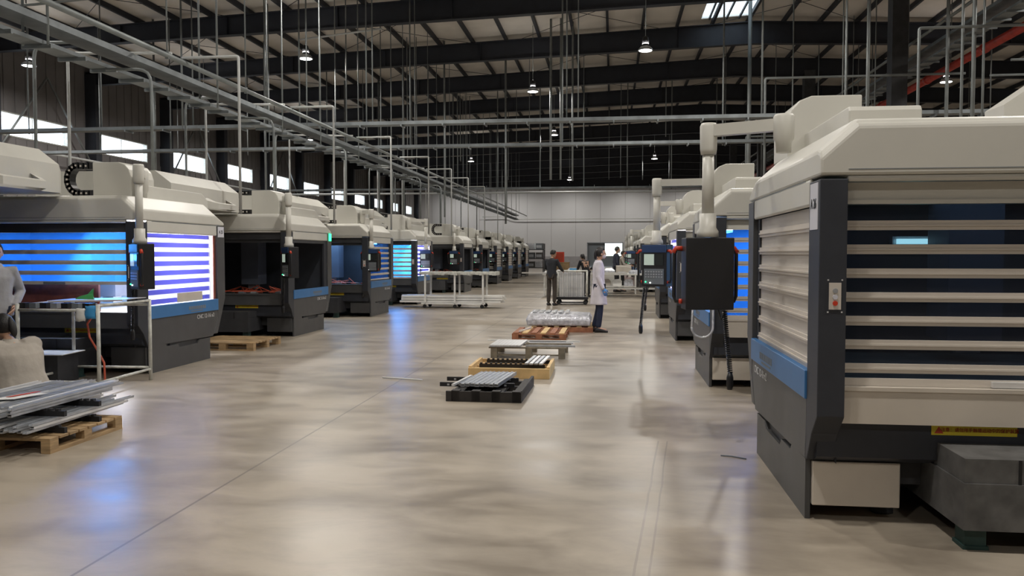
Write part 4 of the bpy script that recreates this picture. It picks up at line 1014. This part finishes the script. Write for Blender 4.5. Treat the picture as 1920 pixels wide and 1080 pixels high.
def freeze(o):
    dg = bpy.context.evaluated_depsgraph_get(); me = bpy.data.meshes.new_from_object(o.evaluated_get(dg)); mats = [s.material for s in o.material_slots]
    o.modifiers.clear(); o.data = me
    me.materials.clear(); [me.materials.append(q) for q in mats]
def sphere_bm(bm, c, r, sc, rot=None, seg=20, rings=14, shape=None):
    res = bmesh.ops.create_uvsphere(bm, u_segments=seg, v_segments=rings, radius=1)
    for v in res['verts']:
        p = Vector((v.co.x * sc[0], v.co.y * sc[1], v.co.z * sc[2])) * r
        if shape: p = shape(p)
        if rot: p = rot @ p
        v.co = p + Vector(c)
    return res['verts']
def elliptic(m, rings, mt):      # rings of (centre, rx, ry)
    return m.loft([[(c[0] + rx * math.cos(t), c[1] + ry * math.sin(t), c[2]) for t in [2 * PI * k / 16 for k in range(16)]] for c, rx, ry in rings], mt, smooth=True)
def remesh(o, vox, sm=2):
    r = o.modifiers.new('remesh', 'REMESH'); r.mode = 'VOXEL'; r.voxel_size = vox; r.use_smooth_shade = True
    s = o.modifiers.new('smooth', 'SMOOTH'); s.iterations = sm; s.factor = .6
def join_into(o, bm_fn):
    bm = bmesh.new(); bm.from_mesh(o.data); bm_fn(bm); bmesh.ops.recalc_face_normals(bm, faces=bm.faces); bm.to_mesh(o.data); bm.free()

def person(label, loc, rotz, pose=None, top='darkjacket', legs='blacktrousers', scale=1.0, head_turn=0, head_nod=0, mask=True, glove=None, coat=False, hair='short', curl=.5, hood=False, bulk=1.0):
    J = dict(STAND); J.update(pose or {})
    root = thing('person', label, 'person', loc, rotz); root.scale = (scale,) * 3
    V = {k: Vector(v) for k, v in J.items()}
    # continuous body: torso, limbs, hands with fingers, then head fused on
    pts, rad, ed = [], [], []
    def add(p, r, link_=None):
        pts.append(tuple(p)); rad.append(r)
        if link_ is not None: ed.append((link_, len(pts) - 1))
        return len(pts) - 1
    a = add(V['pelvis'], (.12, .10)); b = add(V['spine'], (.115, .09), a); c = add(V['chest'], (.125, .095), b)
    d_ = add(V['neck'], .055, c); e = add(V['head'], .052, d_)
    for s in 'lr':
        q = add(V[s + 'sh'], .055, c); q = add(V[s + 'el'], .038, q); q = add(V[s + 'wr'], .026, q)
        fo = (V[s + 'wr'] - V[s + 'el']).normalized()
        side = Vector((-1 if s == 'l' else 1, 0, 0)); fwd = fo.cross(side).normalized()
        if fwd.y < 0: fwd = -fwd
        pl = fo.cross(fwd).normalized()
        palm = add(V[s + 'wr'] + fo * .05, (.034, .024), q)
        wr = V[s + 'wr']
        for k, (of, ln) in enumerate(((.026, .072), (.009, .082), (-.009, .076), (-.026, .06))):
            base = wr + fo * .088 + fwd * of
            f0 = add(base, .010, palm); inw = -side
            f1 = add(base + fo * ln * .5 + inw * .010, .0088, f0); add(base + fo * ln * .88 + inw * ln * curl, .0075, f1)
        t0 = add(wr + fo * .035 + fwd * .034, .0115, palm); t1 = add(wr + fo * .06 + fwd * .056, .0105, t0); add(wr + fo * .095 + fwd * .060 - side * .012, .009, t1)
        h = add(V[s + 'hip'], .085, a); k = add(V[s + 'kn'], .055, h); an = add(V[s + 'an'], .038, k); add(V[s + 'to'], (.04, .028), an)
    body = skin('body', pts, ed, rad, 'skin', root, 1); freeze(body)
    R = Matrix.Rotation(head_turn, 3, 'Z') @ Matrix.Rotation(head_nod, 3, 'X')
    hc = V['head'] + R @ Vector((0, .02, .095))
    def shape(p):
        q = p.copy()
        if q.z < 0: q.x *= 1 - .28 * (-q.z / .115); q.y = q.y * (1 - .12 * (-q.z / .115)) + .012 * (-q.z / .115)
        return q
    def headfn(bm):
        sphere_bm(bm, hc, 1, (.076, .096, .116), R, shape=shape)
        sphere_bm(bm, hc + R @ Vector((0, .098, -.018)), 1, (.014, .022, .026), R, 10, 8)
        for s in (-1, 1):
            sphere_bm(bm, hc + R @ Vector((s * .077, -.004, -.01)), 1, (.010, .020, .032), R, 10, 8)
            sphere_bm(bm, hc + R @ Vector((s * .03, .082, .022)), 1, (.024, .012, .008), R, 8, 6)
        sphere_bm(bm, hc + R @ Vector((0, .082, -.062)), 1, (.026, .014, .010), R, 10, 6)
        sphere_bm(bm, hc + R @ Vector((0, .078, -.095)), 1, (.026, .018, .018), R, 10, 6)
    join_into(body, headfn); remesh(body, .0085, 1)
    def ell(name, c_, sc, m, shp=None, rr_=R, seg=20):
        bm = bmesh.new(); sphere_bm(bm, c_, 1, sc, rr_, seg, 12, shp); me = bpy.data.meshes.new(name); bm.to_mesh(me); bm.free(); me.materials.append(M[m])
        for p in me.polygons: p.use_smooth = True
        return link(name, me, root)
    for s in (-1, 1): ell('eye', hc + R @ Vector((s * .03, .087, .006)), (.013, .007, .007), 'blackink', None, R, 8)
    def hshape(p):
        q = p.copy()
        if q.y > .03 and q.z < .055: q.y = .03 + (q.y - .03) * .1; 
        if q.z < -.045: q.z = -.045 + (q.z + .045) * (.9 if hair == 'long' else .35)
        return q
    ell('hair', hc + R @ Vector((0, -.012, .022)), (.086, .104, .112), 'hair', hshape)
    if hair == 'long': ell('ponytail', hc + R @ Vector((0, -.11, -.03)), (.035, .035, .10), 'hair')
    if mask: ell('face_mask', hc + R @ Vector((0, .05, -.048)), (.064, .062, .050), 'mask')
    else: ell('mouth', hc + R @ Vector((0, .094, -.060)), (.020, .005, .005), 'redink', None, R, 8)
    # clothing
    tr = skin('trousers', [tuple(V[k]) for k in ('pelvis', 'lhip', 'lkn', 'lan', 'rhip', 'rkn', 'ran')], [(0, 1), (1, 2), (2, 3), (0, 4), (4, 5), (5, 6)],
              [(.125, .095), .088, .070, .060, .088, .070, .060], legs, root, 2)
    tp = MB(); P_, Sp, Ch, Nk = V['pelvis'], V['spine'], V['chest'], V['neck']
    lean = (Nk - P_)
    mid = (V['lsh'] + V['rsh']) / 2
    def mixv(t): return P_ + (mid - P_) * t if t <= 1 else mid + (Nk - mid) * (t - 1)
    bot = [(P_ + Vector((0, 0, -.07 if lean.z > .3 else 0)), .165, .125)]
    if coat:
        kz = .56; bot = [(Vector((P_.x, P_.y + .0, kz)), .215, .18), (Vector((P_.x, P_.y, .72)), .20, .16), (Vector((P_.x, P_.y, .86)), .185, .145)]
    rings = bot + [(mixv(.08), .165, .13), (mixv(.35), .150, .118), (mixv(.62), .162, .12), (mixv(.84), .176, .120), (mixv(.97), .172, .102), (mixv(1.0) + Vector((0, 0, .03)), .125, .088), (Nk + (mid - Nk) * .2, .082, .078), (Nk + Vector((0, 0, .03)), .066, .066)]
    rings = [(c, rx * bulk, ry * bulk) if k < len(rings) - 2 else (c, rx, ry) for k, (c, rx, ry) in enumerate(rings)]
    tj = elliptic(tp, rings, top).build('jacket', root)
    # sleeves fused to the torso
    sl = MB()
    for s in 'lr':
        A, B_, Cc = V[s + 'sh'], V[s + 'el'], V[s + 'wr']; inn = A + (mid - A) * .35 + Vector((0, 0, -.02))
        sl.tube([inn, A, A + (B_ - A) * .5, B_, B_ + (Cc - B_) * .5, Cc], .05, top, 12, [q * (1 + (bulk - 1) * .8) for q in (.068, .072, .060, .053, .047, .039)])
    def jf(bm):
        o2 = bpy.data.meshes.new('t'); o2.from_pydata(sl.v, [], sl.f); bm.from_mesh(o2)
        if hood: sphere_bm(bm, Nk + Vector((0, -.06, .0)), 1, (.10, .06, .07))
        if coat: sphere_bm(bm, Nk + Vector((0, .02, -.01)), 1, (.075, .07, .03))
    join_into(tj, jf); remesh(tj, .013, 2); tj.name = 'lab_coat' if coat else 'jacket'
    for s in 'lr':
        A, T_ = V[s + 'an'], V[s + 'to']; dr = (T_ - A); dr.z = 0; dr.normalize(); base = Vector((A.x, A.y, min(A.z - .085, T_.z - .03)))
        nn = Vector((-dr.y, dr.x, 0)); rg = []
        for l, w_, h in ((-.075, .02, .05), (-.065, .04, .09), (0, .042, .11), (.06, .046, .085), (.13, .05, .06), (.18, .035, .045), (.195, .012, .03)):
            cc = base + dr * l; rg.append([tuple(cc + nn * w_ * math.cos(t) + Vector((0, 0, h / 2 + h / 2 * math.sin(t)))) for t in [2 * PI * k / 10 for k in range(10)]])
        MB().loft(rg, 'shoe', smooth=True).build('shoe', root)
    if glove:
        for s in glove:
            wr = V[s + 'wr']; fo = (wr - V[s + 'el']).normalized()
            side = Vector((-1 if s == 'l' else 1, 0, 0)); fwd = fo.cross(side).normalized()
            if fwd.y < 0: fwd = -fwd
            gp, gr, ge = [tuple(wr - fo * .02), tuple(wr + fo * .05)], [.036, (.040, .03)], [(0, 1)]
            for of, ln in ((.028, .072), (.0095, .082), (-.0095, .076), (-.028, .06)):
                bs = wr + fo * .088 + fwd * of; i0 = len(gp)
                gp += [tuple(bs), tuple(bs + fo * ln * .5 - side * .010), tuple(bs + fo * ln * .9 - side * ln * curl)]; gr += [.0125, .0115, .0105]; ge += [(1, i0), (i0, i0 + 1), (i0 + 1, i0 + 2)]
            i0 = len(gp); gp += [tuple(wr + fo * .035 + fwd * .036), tuple(wr + fo * .06 + fwd * .06), tuple(wr + fo * .097 + fwd * .063 - side * .012)]; gr += [.014, .013, .0115]; ge += [(1, i0), (i0, i0 + 1), (i0 + 1, i0 + 2)]
            skin('glove', gp, ge, gr, 'glove', root, 1)
    return root

person('person in long white lab coat and blue gloves standing sideways by the wrapped bundle', (-.27, 16.5, 0), -PI / 2 + .15,
       dict(lel=(-.22, -.02, 1.12), lwr=(-.235, .06, .89), rel=(.225, -.04, 1.12), rwr=(.235, .06, .885), lan=(-.09, -.08, .085), lto=(-.10, .08, .03), rto=(.12, .16, .03)),
       'coat', 'jeans', 1.0, .15, -.05, True, 'lr', True, 'long')
person('man in dark jacket and brown trousers seen from behind, leaning to the silver strip trolley', (-1.85, 24.9, 0), -.35,
       dict(lel=(-.25, .10, 1.15), lwr=(-.19, .30, 1.06), rel=(.26, .10, 1.14), rwr=(.23, .33, 1.06), head=(0, .05, 1.50), neck=(0, .02, 1.43)),
       'darkjacket', 'browntrousers', 1.0, -.45, -.2, False)
person('dark-haired person in dark clothes bending over the work table behind the white coat', (-.95, 30.0, 0), .55,
       dict(spine=(0, .02, 1.1), chest=(0, .10, 1.25), neck=(0, .19, 1.38), head=(0, .24, 1.43), lsh=(-.165, .15, 1.35), rsh=(.165, .15, 1.35), lel=(-.22, .25, 1.1), lwr=(-.15, .45, .97), rel=(.22, .25, 1.1), rwr=(.15, .45, .97)),
       'darkjacket', 'blacktrousers', .97, .1, -.35, False, hair='long')
person('person in black with light mask, half hidden right behind the white coat', (-.42, 31.85, 0), 1.4,
       dict(chest=(0, .06, 1.25), neck=(0, .12, 1.39), head=(0, .16, 1.45), lsh=(-.165, .09, 1.36), rsh=(.165, .09, 1.36), lel=(-.23, .2, 1.12), lwr=(-.13, .42, 1.0), rel=(.23, .2, 1.12), rwr=(.13, .42, 1.0)),
       'blacktrousers', 'blacktrousers', 1.0, .2, -.2, True)
person('man in navy jacket and black trousers standing at the right row, looking at the machines', (.17, 34.1, 0), -PI / 2 + .25,
       dict(lel=(-.24, -.03, 1.12), lwr=(-.22, .06, .9), rel=(.24, -.03, 1.12), rwr=(.23, .08, .9)), 'navyjacket', 'blacktrousers', 1.1, 0, -.05, True)
person('person in pale beige top and black trousers reaching towards the far right machine', (.42, 34.6, 0), -PI / 2 - .1,
       dict(lel=(-.24, .08, 1.14), lwr=(-.16, .32, 1.12), rel=(.24, .1, 1.14), rwr=(.16, .34, 1.1)), 'beigejacket', 'blacktrousers', 1.0, 0, -.05, True)
person('person in pale pink clothes crouching on the right behind the standing pair', (.60, 36.0, 0), -PI / 2,
       dict(pelvis=(0, -.05, .5), spine=(0, 0, .66), chest=(0, .06, .82), neck=(0, .11, .97), head=(0, .14, 1.03), lsh=(-.165, .08, .92), rsh=(.165, .08, .92), lel=(-.22, .2, .72), lwr=(-.15, .42, .7), rel=(.22, .2, .72), rwr=(.15, .42, .7),
            lhip=(-.09, -.03, .48), lkn=(-.12, .38, .52), lan=(-.12, .3, .085), lto=(-.13, .45, .03), rhip=(.09, -.03, .48), rkn=(.12, .38, .52), ran=(.12, .3, .085), rto=(.13, .45, .03)), 'pinkshirt', 'pinkshirt', 1.0, 0, 0, True)
person('person in grey hoodie and jeans, hand in pocket, cut by the left edge', (-7.07, 8.55, 0), -2.3,
       dict(rel=(.27, -.10, 1.14), rwr=(.17, .08, .97), lel=(-.27, -.10, 1.14), lwr=(-.17, .08, .97)), 'greyhoodie', 'jeans', 1.0, 0, 0, False, hood=True, bulk=1.12)
person('person in beige jacket squatting behind the front left pallet, back turned', (-5.88, 7.32, 0), 1.15,
       dict(pelvis=(0, -.16, .26), spine=(0, -.12, .40), chest=(0, -.04, .55), neck=(0, .06, .69), head=(0, .10, .745), lsh=(-.175, .0, .645), rsh=(.175, .0, .645), lel=(-.26, .20, .47), lwr=(-.14, .40, .42), rel=(.26, .20, .47), rwr=(.14, .40, .42),
            lhip=(-.10, -.12, .27), lkn=(-.17, .30, .45), lan=(-.13, .06, .085), lto=(-.15, .22, .03), rhip=(.10, -.12, .27), rkn=(.17, .30, .45), ran=(.13, .06, .085), rto=(.15, .22, .03)), 'beigejacket', 'jeans', 1.03, .3, -.3, False, bulk=1.5, hair='long')
